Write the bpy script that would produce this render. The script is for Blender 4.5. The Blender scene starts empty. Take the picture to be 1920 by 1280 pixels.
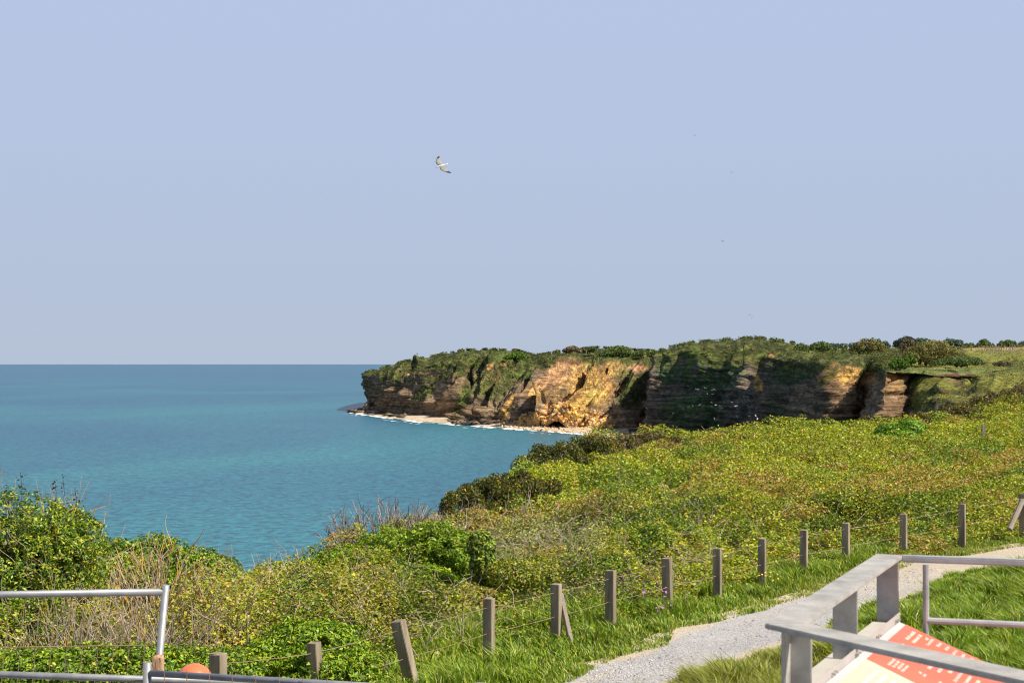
import bpy, bmesh, math, random
import numpy as np
from mathutils import Vector, Matrix

# ------------------------------------------------------------------ camera, world, sun, exposure
sc = bpy.context.scene
C = sc.collection
F = 2667.0                      # focal length in source pixels (50 mm on a 36 mm wide frame)
PITCH = math.atan(40.0 / F)
SEA = -33.0
cam_d = bpy.data.cameras.new("camera"); cam = bpy.data.objects.new("camera", cam_d); C.objects.link(cam)
cam_d.lens = 50.0; cam_d.sensor_width = 36.0; cam_d.clip_start = 0.1; cam_d.clip_end = 100000.0
cam.location = (0, 0, 0); cam.rotation_euler = (math.pi / 2 + PITCH, 0, 0)
sc.camera = cam
cam_d.dof.use_dof = True; cam_d.dof.focus_distance = 17.0; cam_d.dof.aperture_fstop = 11.0
sc.cycles.filter_width = 1.15

SUN_EL = math.radians(50)
SUN_H = Vector((0.91, -0.41)).normalized()
SUNV = Vector((SUN_H.x * math.cos(SUN_EL), SUN_H.y * math.cos(SUN_EL), math.sin(SUN_EL)))
sd = bpy.data.lights.new("sun", 'SUN'); sun = bpy.data.objects.new("sun", sd); C.objects.link(sun)
sd.energy = 5.0; sd.angle = math.radians(0.53); sd.color = (1.0, 0.91, 0.76)
sun.rotation_euler = SUNV.to_track_quat('Z', 'Y').to_euler()

w = bpy.data.worlds.new("World"); sc.world = w; w.use_nodes = True
nt = w.node_tree; nt.nodes.clear()
wo = nt.nodes.new('ShaderNodeOutputWorld'); bg = nt.nodes.new('ShaderNodeBackground')
sky = nt.nodes.new('ShaderNodeTexSky'); sky.sky_type = 'NISHITA'; sky.sun_disc = False
sky.sun_elevation = SUN_EL; sky.sun_rotation = math.atan2(SUN_H.x, SUN_H.y)
sky.altitude = 30; sky.air_density = 1.2; sky.dust_density = 1.5
STR = 0.1
bg.inputs['Strength'].default_value = STR
tc = nt.nodes.new('ShaderNodeTexCoord'); sp = nt.nodes.new('ShaderNodeSeparateXYZ')
nt.links.new(tc.outputs['Generated'], sp.inputs[0])
ramp = nt.nodes.new('ShaderNodeValToRGB')
mr = nt.nodes.new('ShaderNodeMapRange'); mr.inputs['From Min'].default_value = 0.0; mr.inputs['From Max'].default_value = 0.30
nt.links.new(sp.outputs['Z'], mr.inputs['Value']); nt.links.new(mr.outputs[0], ramp.inputs['Fac'])
el = ramp.color_ramp.elements
el[0].position = 0.0; el[0].color = (0.465, 0.540, 0.670, 1)
el[1].position = 1.0; el[1].color = (0.475, 0.565, 0.790, 1)
e = el.new(0.25); e.color = (0.462, 0.545, 0.710, 1)
e = el.new(0.6); e.color = (0.468, 0.558, 0.760, 1)
sca = nt.nodes.new('ShaderNodeVectorMath'); sca.operation = 'SCALE'; sca.inputs['Scale'].default_value = 0.707 / STR
nt.links.new(ramp.outputs['Color'], sca.inputs[0])
mr2 = nt.nodes.new('ShaderNodeMapRange'); mr2.interpolation_type = 'SMOOTHSTEP'
mr2.inputs['From Min'].default_value = 0.28; mr2.inputs['From Max'].default_value = 0.75
nt.links.new(sp.outputs['Z'], mr2.inputs['Value'])
mx = nt.nodes.new('ShaderNodeMix'); mx.data_type = 'RGBA'
nt.links.new(mr2.outputs[0], mx.inputs['Factor'])
sk2 = nt.nodes.new('ShaderNodeVectorMath'); sk2.operation = 'SCALE'; sk2.inputs['Scale'].default_value = 0.5; nt.links.new(sky.outputs[0], sk2.inputs[0])
nt.links.new(sca.outputs[0], mx.inputs['A']); nt.links.new(sk2.outputs[0], mx.inputs['B'])
nt.links.new(mx.outputs['Result'], bg.inputs['Color']); nt.links.new(bg.outputs[0], wo.inputs[0])
sc.view_settings.view_transform = 'Standard'; sc.view_settings.look = 'None'
sc.view_settings.exposure = 0.50; sc.view_settings.gamma = 1.0

random.seed(7); rng = np.random.default_rng(11)

# ------------------------------------------------------------------ helpers
CT, ST = math.cos(PITCH), math.sin(PITCH)
def at(px, py, Y):
    a = (px - 960) / F; b = (640 - py) / F
    dy = CT - b * ST; dz = ST + b * CT
    return Vector((a / dy * Y, Y, dz / dy * Y))
def atA(px, py, Y):
    a = (px - 960) / F; b = (640 - py) / F
    dy = CT - b * ST; dz = ST + b * CT
    return np.stack([a / dy * Y, Y, dz / dy * Y], -1)
def proj(P):
    x, y, z = P[..., 0], P[..., 1], P[..., 2]
    fwd = y * CT + z * ST; up = -y * ST + z * CT
    return 960 + F * x / fwd, 640 - F * up / fwd
def sstep(a, b, x):
    t = np.clip((x - a) / (b - a), 0, 1); return t * t * (3 - 2 * t)

def _h(ix, iy, iz, s):
    n = (ix * 374761393 + iy * 668265263 + iz * 2147483647 + s * 974634777) & 0xFFFFFFFF
    n = ((n ^ (n >> 13)) * 1274126177) & 0xFFFFFFFF
    n = ((n ^ (n >> 16)) * 2246822519) & 0xFFFFFFFF
    return ((n ^ (n >> 15)) & 0xFFFFFF) / float(0xFFFFFF)
def vnoise(x, y, z=0.0, s=0):
    x, y, z = np.broadcast_arrays(np.asarray(x, float), np.asarray(y, float), np.asarray(z, float))
    ix, iy, iz = np.floor(x).astype(np.int64), np.floor(y).astype(np.int64), np.floor(z).astype(np.int64)
    fx, fy, fz = x - ix, y - iy, z - iz
    fx, fy, fz = fx*fx*(3-2*fx), fy*fy*(3-2*fy), fz*fz*(3-2*fz)
    r = 0
    for dx in (0, 1):
        for dy in (0, 1):
            for dz in (0, 1):
                wgt = (fx if dx else 1-fx) * (fy if dy else 1-fy) * (fz if dz else 1-fz)
                r = r + wgt * _h(ix+dx, iy+dy, iz+dz, s)
    return r
def fbm(x, y, z=0.0, o=4, s=0, g=0.5):
    r = 0; a = 1; t = 0
    for i in range(o):
        k = 2.03 ** i
        r = r + a * vnoise(np.asarray(x)*k + 17.3*i, np.asarray(y)*k - 9.1*i, np.asarray(z)*k + 3.7*i, s+i); t += a; a *= g
    return r / t            # 0..1

# ------------------------------------------------------------------ materials
def mat(name, color=(0.5, 0.5, 0.5), rough=0.7, metal=0.0, spec=0.4):
    m = bpy.data.materials.new(name); m.use_nodes = True
    b = m.node_tree.nodes['Principled BSDF']
    b.inputs['Base Color'].default_value = (*color, 1); b.inputs['Roughness'].default_value = rough
    b.inputs['Metallic'].default_value = metal; b.inputs['Specular IOR Level'].default_value = spec
    return m
def N(m, t, **kw):
    n = m.node_tree.nodes.new(t)
    for k, v in kw.items():
        if hasattr(n, k): setattr(n, k, v)
        else: n.inputs[k].default_value = v
    return n
def L(m, a, b): m.node_tree.links.new(a, b)
def bsdf(m): return m.node_tree.nodes['Principled BSDF']
def noise_mat(name, cols, scale=5.0, detail=6, rough=0.8, bump=0.0, bscale=40, stretch=None, metal=0.0, spec=0.3, coord='Object', dist=0.0):
    m = mat(name, cols[0], rough, metal, spec)
    t = N(m, 'ShaderNodeTexCoord'); mp = N(m, 'ShaderNodeMapping')
    if stretch: mp.inputs['Scale'].default_value = stretch
    L(m, t.outputs[coord], mp.inputs[0])
    n = N(m, 'ShaderNodeTexNoise'); n.inputs['Scale'].default_value = scale; n.inputs['Detail'].default_value = detail
    n.inputs['Distortion'].default_value = dist; n.inputs['Roughness'].default_value = 0.65
    L(m, mp.outputs[0], n.inputs['Vector'])
    r = N(m, 'ShaderNodeValToRGB'); e = r.color_ramp.elements
    while len(e) < len(cols): e.new(0.5)
    for i, c in enumerate(cols):
        e[i].position = 0.28 + 0.44 * i / (len(cols) - 1); e[i].color = (*c, 1)
    L(m, n.outputs['Fac'], r.inputs['Fac']); L(m, r.outputs['Color'], bsdf(m).inputs['Base Color'])
    if bump:
        n2 = N(m, 'ShaderNodeTexNoise'); n2.inputs['Scale'].default_value = bscale; n2.inputs['Detail'].default_value = 5
        L(m, mp.outputs[0], n2.inputs['Vector'])
        b = N(m, 'ShaderNodeBump'); b.inputs['Strength'].default_value = bump; b.inputs['Distance'].default_value = 0.02
        L(m, n2.outputs['Fac'], b.inputs['Height']); L(m, b.outputs[0], bsdf(m).inputs['Normal'])
    return m
def attr_mat(name, rough=0.6, spec=0.25, transl=0.0, bump=None):
    m = mat(name, (0.1, 0.1, 0.1), rough, 0, spec)
    a = N(m, 'ShaderNodeAttribute'); a.attribute_name = 'Col'
    L(m, a.outputs['Color'], bsdf(m).inputs['Base Color'])
    if bump:
        sc_, st, ds = bump
        t = N(m, 'ShaderNodeTexCoord'); n2 = N(m, 'ShaderNodeTexNoise'); n2.inputs['Scale'].default_value = sc_; n2.inputs['Detail'].default_value = 6
        L(m, t.outputs['Object'], n2.inputs['Vector'])
        b = N(m, 'ShaderNodeBump'); b.inputs['Strength'].default_value = st; b.inputs['Distance'].default_value = ds
        L(m, n2.outputs['Fac'], b.inputs['Height']); L(m, b.outputs[0], bsdf(m).inputs['Normal'])
    if transl:
        tr = N(m, 'ShaderNodeBsdfTranslucent'); mxs = N(m, 'ShaderNodeMixShader'); mxs.inputs[0].default_value = transl
        hs = N(m, 'ShaderNodeHueSaturation'); hs.inputs['Saturation'].default_value = 1.1; hs.inputs['Value'].default_value = 1.3
        L(m, a.outputs['Color'], hs.inputs['Color']); L(m, hs.outputs[0], tr.inputs['Color'])
        out = m.node_tree.nodes['Material Output']
        L(m, bsdf(m).outputs[0], mxs.inputs[1]); L(m, tr.outputs[0], mxs.inputs[2]); L(m, mxs.outputs[0], out.inputs['Surface'])
    return m
M_leaf = attr_mat('leaf', 0.5, 0.35, 0.22)
M_farleaf = attr_mat('far_leaf', 0.75, 0.1, 0.2)
M_grass = attr_mat('grass', 0.45, 0.4, 0.25)
M_twig = attr_mat('twig', 0.85, 0.15)
M_cliff = attr_mat('cliff_rock', 0.92, 0.1)
def grain(m):
    a = [n for n in m.node_tree.nodes if n.type == 'ATTRIBUTE'][0]; t = N(m, 'ShaderNodeTexCoord'); last = a.outputs['Color']; hs = []
    for sc_, lo, hi, det in (((0.10, 0.10, 0.55), 0.62, 1.35, 5), ((0.35, 0.35, 0.5), 0.45, 1.55, 8)):
        mp = N(m, 'ShaderNodeMapping'); mp.inputs['Scale'].default_value = sc_; L(m, t.outputs['Object'], mp.inputs[0])
        n = N(m, 'ShaderNodeTexNoise'); n.inputs['Scale'].default_value = 1; n.inputs['Detail'].default_value = det; n.inputs['Roughness'].default_value = 0.72; L(m, mp.outputs[0], n.inputs['Vector'])
        r = N(m, 'ShaderNodeMapRange'); r.inputs['From Min'].default_value = 0.34; r.inputs['From Max'].default_value = 0.66; r.inputs['To Min'].default_value = lo; r.inputs['To Max'].default_value = hi
        L(m, n.outputs['Fac'], r.inputs['Value']); v = N(m, 'ShaderNodeVectorMath'); v.operation = 'SCALE'; L(m, last, v.inputs[0]); L(m, r.outputs[0], v.inputs['Scale']); last = v.outputs[0]; hs.append(n.outputs['Fac'])
    mp = N(m, 'ShaderNodeMapping'); mp.inputs['Scale'].default_value = (0.035, 0.035, 0.75); L(m, t.outputs['Object'], mp.inputs[0])
    n = N(m, 'ShaderNodeTexNoise'); n.inputs['Scale'].default_value = 1; n.inputs['Detail'].default_value = 4; n.inputs['Distortion'].default_value = 0.9; L(m, mp.outputs[0], n.inputs['Vector'])
    r = N(m, 'ShaderNodeMapRange'); r.inputs['From Min'].default_value = 0.40; r.inputs['From Max'].default_value = 0.60; r.inputs['To Min'].default_value = 0.64; r.inputs['To Max'].default_value = 1.4
    L(m, n.outputs['Fac'], r.inputs['Value']); fm = N(m, 'ShaderNodeMix'); fm.inputs['A'].default_value = 1.0; L(m, a.outputs['Alpha'], fm.inputs['Factor']); L(m, r.outputs[0], fm.inputs['B'])
    v = N(m, 'ShaderNodeVectorMath'); v.operation = 'SCALE'; L(m, last, v.inputs[0]); L(m, fm.outputs[0], v.inputs['Scale']); last = v.outputs[0]
    L(m, last, bsdf(m).inputs['Base Color'])
    ad = N(m, 'ShaderNodeMath'); ad.operation = 'ADD'; L(m, hs[0], ad.inputs[0]); L(m, hs[1], ad.inputs[1])
    b = N(m, 'ShaderNodeBump'); b.inputs['Strength'].default_value = 0.9; b.inputs['Distance'].default_value = 3.0; L(m, ad.outputs[0], b.inputs['Height']); L(m, b.outputs[0], bsdf(m).inputs['Normal'])
grain(M_cliff)
M_soil = noise_mat('soil', [(0.018, 0.022, 0.007), (0.035, 0.035, 0.012), (0.06, 0.05, 0.022)], 3.0, bump=0.6)

# ------------------------------------------------------------------ object helpers
def link(o, parent=None):
    C.objects.link(o)
    if parent: o.parent = parent
    return o
def tag(o, label=None, cat=None, group=None, kind=None):
    if label: o['label'] = label
    if cat: o['category'] = cat
    if group: o['group'] = group
    if kind: o['kind'] = kind
    return o
def empty(name, loc, label, cat, group=None, rz=0.0):
    o = bpy.data.objects.new(name, None); o.location = loc; o.rotation_euler = (0, 0, rz); o.empty_display_size = 0.2
    C.objects.link(o); return tag(o, label, cat, group)
def mesh_np(name, V, faces, m, cols=None, parent=None, smooth=False):
    """V (n,3); faces (k,3|4) int array or list of such arrays; vertices relative to parent's location."""
    me = bpy.data.meshes.new(name)
    V = np.asarray(V, dtype=np.float64)
    if parent is not None:
        V = V - np.array(parent.location)
    if isinstance(faces, np.ndarray): faces = [faces]
    me.vertices.add(len(V)); me.vertices.foreach_set('co', V.astype(np.float32).ravel())
    li = np.concatenate([f.ravel() for f in faces]).astype(np.int32)
    tot = np.concatenate([np.full(len(f), f.shape[1]) for f in faces]).astype(np.int32)
    st = np.concatenate([[0], np.cumsum(tot)[:-1]]).astype(np.int32)
    me.loops.add(len(li)); me.loops.foreach_set('vertex_index', li)
    me.polygons.add(len(tot)); me.polygons.foreach_set('loop_start', st); me.polygons.foreach_set('loop_total', tot)
    if smooth: me.polygons.foreach_set('use_smooth', np.ones(len(tot), dtype=bool))
    if cols is not None:
        a = me.color_attributes.new('Col', 'FLOAT_COLOR', 'POINT')
        c4 = np.ones((len(V), 4), dtype=np.float32); c4[:, :cols.shape[1]] = cols
        a.data.foreach_set('color', c4.ravel())
    me.update(calc_edges=True); me.validate()
    me.materials.append(m)
    o = bpy.data.objects.new(name, me); return link(o, parent)
def obj_bm(name, bm, m, parent=None, smooth=False, mats=None):
    me = bpy.data.meshes.new(name)
    if parent is not None:
        bmesh.ops.translate(bm, vec=-Vector(parent.location), verts=bm.verts)
    bm.normal_update(); bm.to_mesh(me); bm.free()
    if smooth:
        for p in me.polygons: p.use_smooth = True
    for mm in (mats or [m]): me.materials.append(mm)
    o = bpy.data.objects.new(name, me); return link(o, parent)
def bar(bm, a, b, w_, h_, up=(0, 0, 1), bev=0.0, ext=0.0):
    """box from a to b, w_ sideways, h_ along up"""
    a, b = Vector(a), Vector(b); d = (b - a).normalized(); a = a - d*ext; b = b + d*ext
    s = d.cross(Vector(up)).normalized(); u = s.cross(d).normalized()
    vs = []
    for p in (a, b):
        for sx, sy in ((-1, -1), (1, -1), (1, 1), (-1, 1)):
            vs.append(bm.verts.new(p + s * sx * w_/2 + u * sy * h_/2))
    fs = [(0, 3, 2, 1), (4, 5, 6, 7), (0, 1, 5, 4), (1, 2, 6, 5), (2, 3, 7, 6), (3, 0, 4, 7)]
    ff = [bm.faces.new([vs[i] for i in f]) for f in fs]
    if bev:
        es = list({e_ for f in ff for e_ in f.edges})
        bmesh.ops.bevel(bm, geom=es, offset=bev, segments=2, affect='EDGES')
    return bm
def tube(bm, pts, r, seg=10, cap=True):
    pts = [Vector(p) for p in pts]; rings = []
    for i, p in enumerate(pts):
        d = (pts[min(i+1, len(pts)-1)] - pts[max(i-1, 0)]).normalized()
        s = d.cross(Vector((0, 0, 1)))
        if s.length < 0.05: s = d.cross(Vector((0, 1, 0)))
        s.normalize(); u = s.cross(d).normalized()
        rr = r[i] if isinstance(r, (list, tuple)) else r
        rings.append([bm.verts.new(p + (s*math.cos(2*math.pi*k/seg) + u*math.sin(2*math.pi*k/seg))*rr) for k in range(seg)])
    for i in range(len(rings)-1):
        for k in range(seg):
            bm.faces.new((rings[i][k], rings[i][(k+1) % seg], rings[i+1][(k+1) % seg], rings[i+1][k]))
    if cap:
        bm.faces.new(rings[0][::-1]); bm.faces.new(rings[-1])
    return bm

# many tapered twigs in one numpy mesh
class Twigs:
    def __init__(s): s.V = []; s.F = []; s.C = []; s.n = 0
    def add(s, pts, r0, r1, col, seg=3, flecks=None):
        pts = [np.array(p, float) for p in pts]; k = len(pts)
        for i, p in enumerate(pts):
            d = pts[min(i+1, k-1)] - pts[max(i-1, 0)]; d = d / (np.linalg.norm(d) + 1e-9)
            a = np.cross(d, (0.3, 0.9, 0.1)); a /= np.linalg.norm(a) + 1e-9; b = np.cross(d, a)
            r = r0 + (r1 - r0) * i / (k-1)
            cc = col if (flecks is None or random.random() > flecks[1]) else flecks[0]
            for j in range(seg):
                t = 2*math.pi*j/seg; s.V.append(p + (a*math.cos(t) + b*math.sin(t))*r); s.C.append(cc)
        for i in range(k-1):
            for j in range(seg):
                s.F.append((s.n+i*seg+j, s.n+i*seg+(j+1) % seg, s.n+(i+1)*seg+(j+1) % seg, s.n+(i+1)*seg+j))
        s.n += k*seg
    def build(s, name, parent=None, m=None):
        return mesh_np(name, np.array(s.V), np.array(s.F), m or M_twig, np.array(s.C), parent)
def wander(p, d, length, k=5, wob=0.15, droop=0.0):
    pts = [np.array(p, float)]; d = np.array(d, float); d /= np.linalg.norm(d)
    for i in range(k):
        d = d + np.array([random.gauss(0, wob), random.gauss(0, wob), random.gauss(0, wob) - droop]); d /= np.linalg.norm(d)
        pts.append(pts[-1] + d*length/k)
    return pts

def leaf_mesh(name, P, size, cols, m, parent=None, up=0.5, aspect=0.55, nrm=None):
    """P (n,3) centres, size (n,), cols (n,3): one folded four-cornered leaf each"""
    n = len(P)
    nv = rng.normal(size=(n, 3)) * (1-up)
    if nrm is not None: nv += nrm*up*1.5
    nv[:, 2] += up*1.2
    nv /= np.linalg.norm(nv, axis=1)[:, None] + 1e-9
    t = rng.normal(size=(n, 3)); t -= nv*(t*nv).sum(1)[:, None]; t /= np.linalg.norm(t, axis=1)[:, None] + 1e-9
    b = np.cross(nv, t); s = size[:, None]
    asp = aspect*rng.uniform(0.7, 1.3, (n, 1))
    V = np.empty((n, 4, 3))
    V[:, 0] = P - t*s*0.5; V[:, 2] = P + t*s*0.5
    V[:, 1] = P + b*s*asp*0.5 + nv*s*0.12 - t*s*0.08; V[:, 3] = P - b*s*asp*0.5 + nv*s*0.12 - t*s*0.08
    Fq = np.arange(4*n).reshape(n, 4)
    Cc = np.repeat(cols, 4, axis=0)
    return mesh_np(name, V.reshape(-1, 3), Fq, m, Cc, parent)
def palette(n, pal, wts, jit=0.18):
    pal = np.array(pal); wts = np.array(wts, float); idx = rng.choice(len(pal), n, p=wts/wts.sum())
    c = pal[idx] * rng.uniform(1-jit, 1+jit, (n, 1)) * rng.uniform(0.93, 1.07, (n, 3)); return c

# ------------------------------------------------------------------ far coast: two cliff sheets from surveyed stations
def crom(A, n):
    """Catmull-Rom resample of A (k, ...) to n samples"""
    k = len(A); t = np.linspace(0, k-1, n); i = np.clip(np.floor(t).astype(int), 0, k-2); f = t - i
    sh = (n,) + (1,)*(A.ndim-1); f = f.reshape(sh)
    p0, p1, p2, p3 = A[np.maximum(i-1, 0)], A[i], A[i+1], A[np.minimum(i+2, k-1)]
    c = 0.5*((2*p1) + (-p0+p2)*f + (2*p0-5*p1+4*p2-p3)*f**2 + (-p0+3*p1-3*p2+p3)*f**3)
    lin = p1 + (p2-p1)*f
    return 0.55*c + 0.45*lin
def station(base, rows):
    px, Y = base
    pts = [[(px-960)/F*Y, Y, SEA-2.0]]
    for (a, b, c) in rows: pts.append(list(at(a, b, c)))
    return pts
G = [  # headland: (base px, base depth), then four rows of the face and two of the plateau
 ((800, 1500), [(800, 715, 1500), (800, 705, 1500), (800, 700, 1500), (800, 697, 1500), (810, 695, 1600)]),
 ((700, 1150), [(700, 750, 1130), (695, 722, 1120), (695, 706, 1110), (720, 697, 1120), (760, 692, 1300)]),
 ((683, 1000), [(690, 752, 1000), (681, 722, 996), (679, 703, 990), (692, 697, 1005), (745, 691, 1200)]),
 ((700, 945), [(700, 750, 945), (700, 720, 950), (703, 702, 960), (712, 694, 990), (735, 690, 1150)]),
 ((740, 900), [(740, 750, 905), (740, 715, 915), (742, 692, 930), (748, 682, 950), (765, 678, 1050)]),
 ((800, 862), [(800, 750, 868), (800, 712, 885), (802, 686, 905), (806, 674, 930), (815, 668, 1050)]),
 ((850, 822), [(850, 750, 830), (850, 712, 850), (852, 680, 875), (856, 663, 905), (865, 660, 1020)]),
 ((900, 790), [(900, 750, 805), (900, 712, 835), (903, 680, 862), (906, 661, 892), (915, 657, 980)]),
 ((960, 757), [(960, 755, 776), (960, 716, 815), (962, 686, 850), (964, 664, 890), (970, 659, 960)]),
 ((1000, 735), [(1000, 760, 757), (1000, 718, 800), (1000, 688, 835), (1003, 671, 865), (1006, 667, 960)]),
 ((1050, 715), [(1050, 760, 738), (1050, 714, 782), (1050, 682, 815), (1050, 668, 838), (1052, 661, 900)]),
 ((1100, 700), [(1100, 764, 724), (1100, 716, 768), (1100, 680, 812), (1100, 664, 838), (1102, 655, 880)]),
 ((1150, 690), [(1150, 767, 714), (1150, 718, 762), (1150, 680, 810), (1150, 664, 838), (1152, 655, 870)]),
 ((1200, 682), [(1200, 768, 702), (1200, 720, 748), (1200, 683, 798), (1200, 666, 832), (1202, 658, 870)]),
 ((1260, 690), [(1260, 768, 712), (1260, 718, 745), (1260, 683, 785), (1260, 668, 812), (1262, 660, 880)]),
]
H = [
 ((1300, 900), [(1300, 760, 900), (1300, 700, 900), (1300, 672, 900), (1300, 662, 900), (1310, 660, 950)]),
 ((1216, 700), [(1219, 765, 702), (1226, 700, 706), (1238, 662, 720), (1252, 657, 750), (1275, 655, 820)]),
 ((1224, 655), [(1226, 765, 657), (1230, 700, 662), (1244, 660, 680), (1258, 652, 715), (1285, 648, 790)]),
 ((1300, 632), [(1300, 760, 634), (1300, 692, 640), (1300, 655, 652), (1305, 644, 685), (1315, 642, 760)]),
 ((1390, 602), [(1390, 760, 604), (1390, 692, 610), (1390, 654, 625), (1393, 640, 660), (1400, 636, 740)]),
 ((1460, 565), [(1460, 760, 567), (1460, 705, 576), (1460, 668, 588), (1462, 644, 615), (1465, 640, 700)]),
 ((1530, 515), [(1530, 760, 517), (1530, 712, 522), (1530, 682, 532), (1532, 664, 590), (1535, 658, 760)]),
 ((1556, 472), [(1556, 760, 474), (1556, 712, 479), (1556, 686, 488), (1562, 668, 560), (1568, 655, 790)]),
 ((1622, 476), [(1622, 760, 479), (1625, 720, 490), (1628, 685, 508), (1630, 669, 540), (1634, 653, 810)]),
 ((1630, 425), [(1632, 760, 427), (1640, 718, 430), (1648, 690, 440), (1642, 671, 520), (1645, 652, 840)]),
 ((1646, 356), [(1648, 770, 358), (1654, 725, 361), (1660, 699, 366), (1670, 690, 400), (1690, 652, 880)]),
 ((1706, 358), [(1706, 800, 356), (1706, 745, 366), (1705, 700, 378), (1708, 694, 392), (1740, 652, 900)]),
 ((1800, 240), [(1800, 805, 285), (1800, 750, 322), (1800, 707, 352), (1802, 697, 385), (1830, 652, 900)]),
 ((1920, 175), [(1920, 800, 225), (1920, 750, 262), (1920, 710, 305), (1922, 696, 360), (1930, 652, 900)]),
 ((2150, 130), [(2150, 800, 150), (2150, 750, 175), (2150, 712, 215), (2150, 696, 290), (2150, 652, 900)]),
]
def ell(px, py, cx, cy, rx, ry, ang=0.0, soft=0.35):
    a = math.radians(ang); dx, dy = px-cx, py-cy
    u = (dx*math.cos(a) + dy*math.sin(a))/rx; v = (-dx*math.sin(a) + dy*math.cos(a))/ry
    return 1 - sstep(1-soft, 1+soft, np.sqrt(u*u+v*v))
def seg_d(px, py, pts):
    best = None
    for (x0, y0), (x1, y1) in zip(pts[:-1], pts[1:]):
        dx, dy = x1-x0, y1-y0; t = np.clip(((px-x0)*dx + (py-y0)*dy)/(dx*dx+dy*dy), 0, 1)
        d = np.hypot(px-(x0+t*dx), py-(y0+t*dy)); best = d if best is None else np.minimum(best, d)
    return best
ROCK = np.array([0.30, 0.200, 0.122]); DROCK = np.array([0.125, 0.100, 0.082]); OCH = np.array([0.62, 0.345, 0.11]); PINK = np.array([0.58, 0.33, 0.18])
YEL = np.array([0.74, 0.455, 0.13]); PALE = np.array([0.50, 0.44, 0.38]); SOILR = np.array([0.20, 0.09, 0.055])
GRS = np.array([0.130, 0.140, 0.040]); SCR = np.array([0.048, 0.060, 0.022]); BRT = np.array([0.15, 0.20, 0.045]); FIELD = np.array([0.42, 0.29, 0.19])
def lay(c, colr, wgt): return c*(1-wgt[..., None]) + colr*wgt[..., None]
PB_ = []

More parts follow.
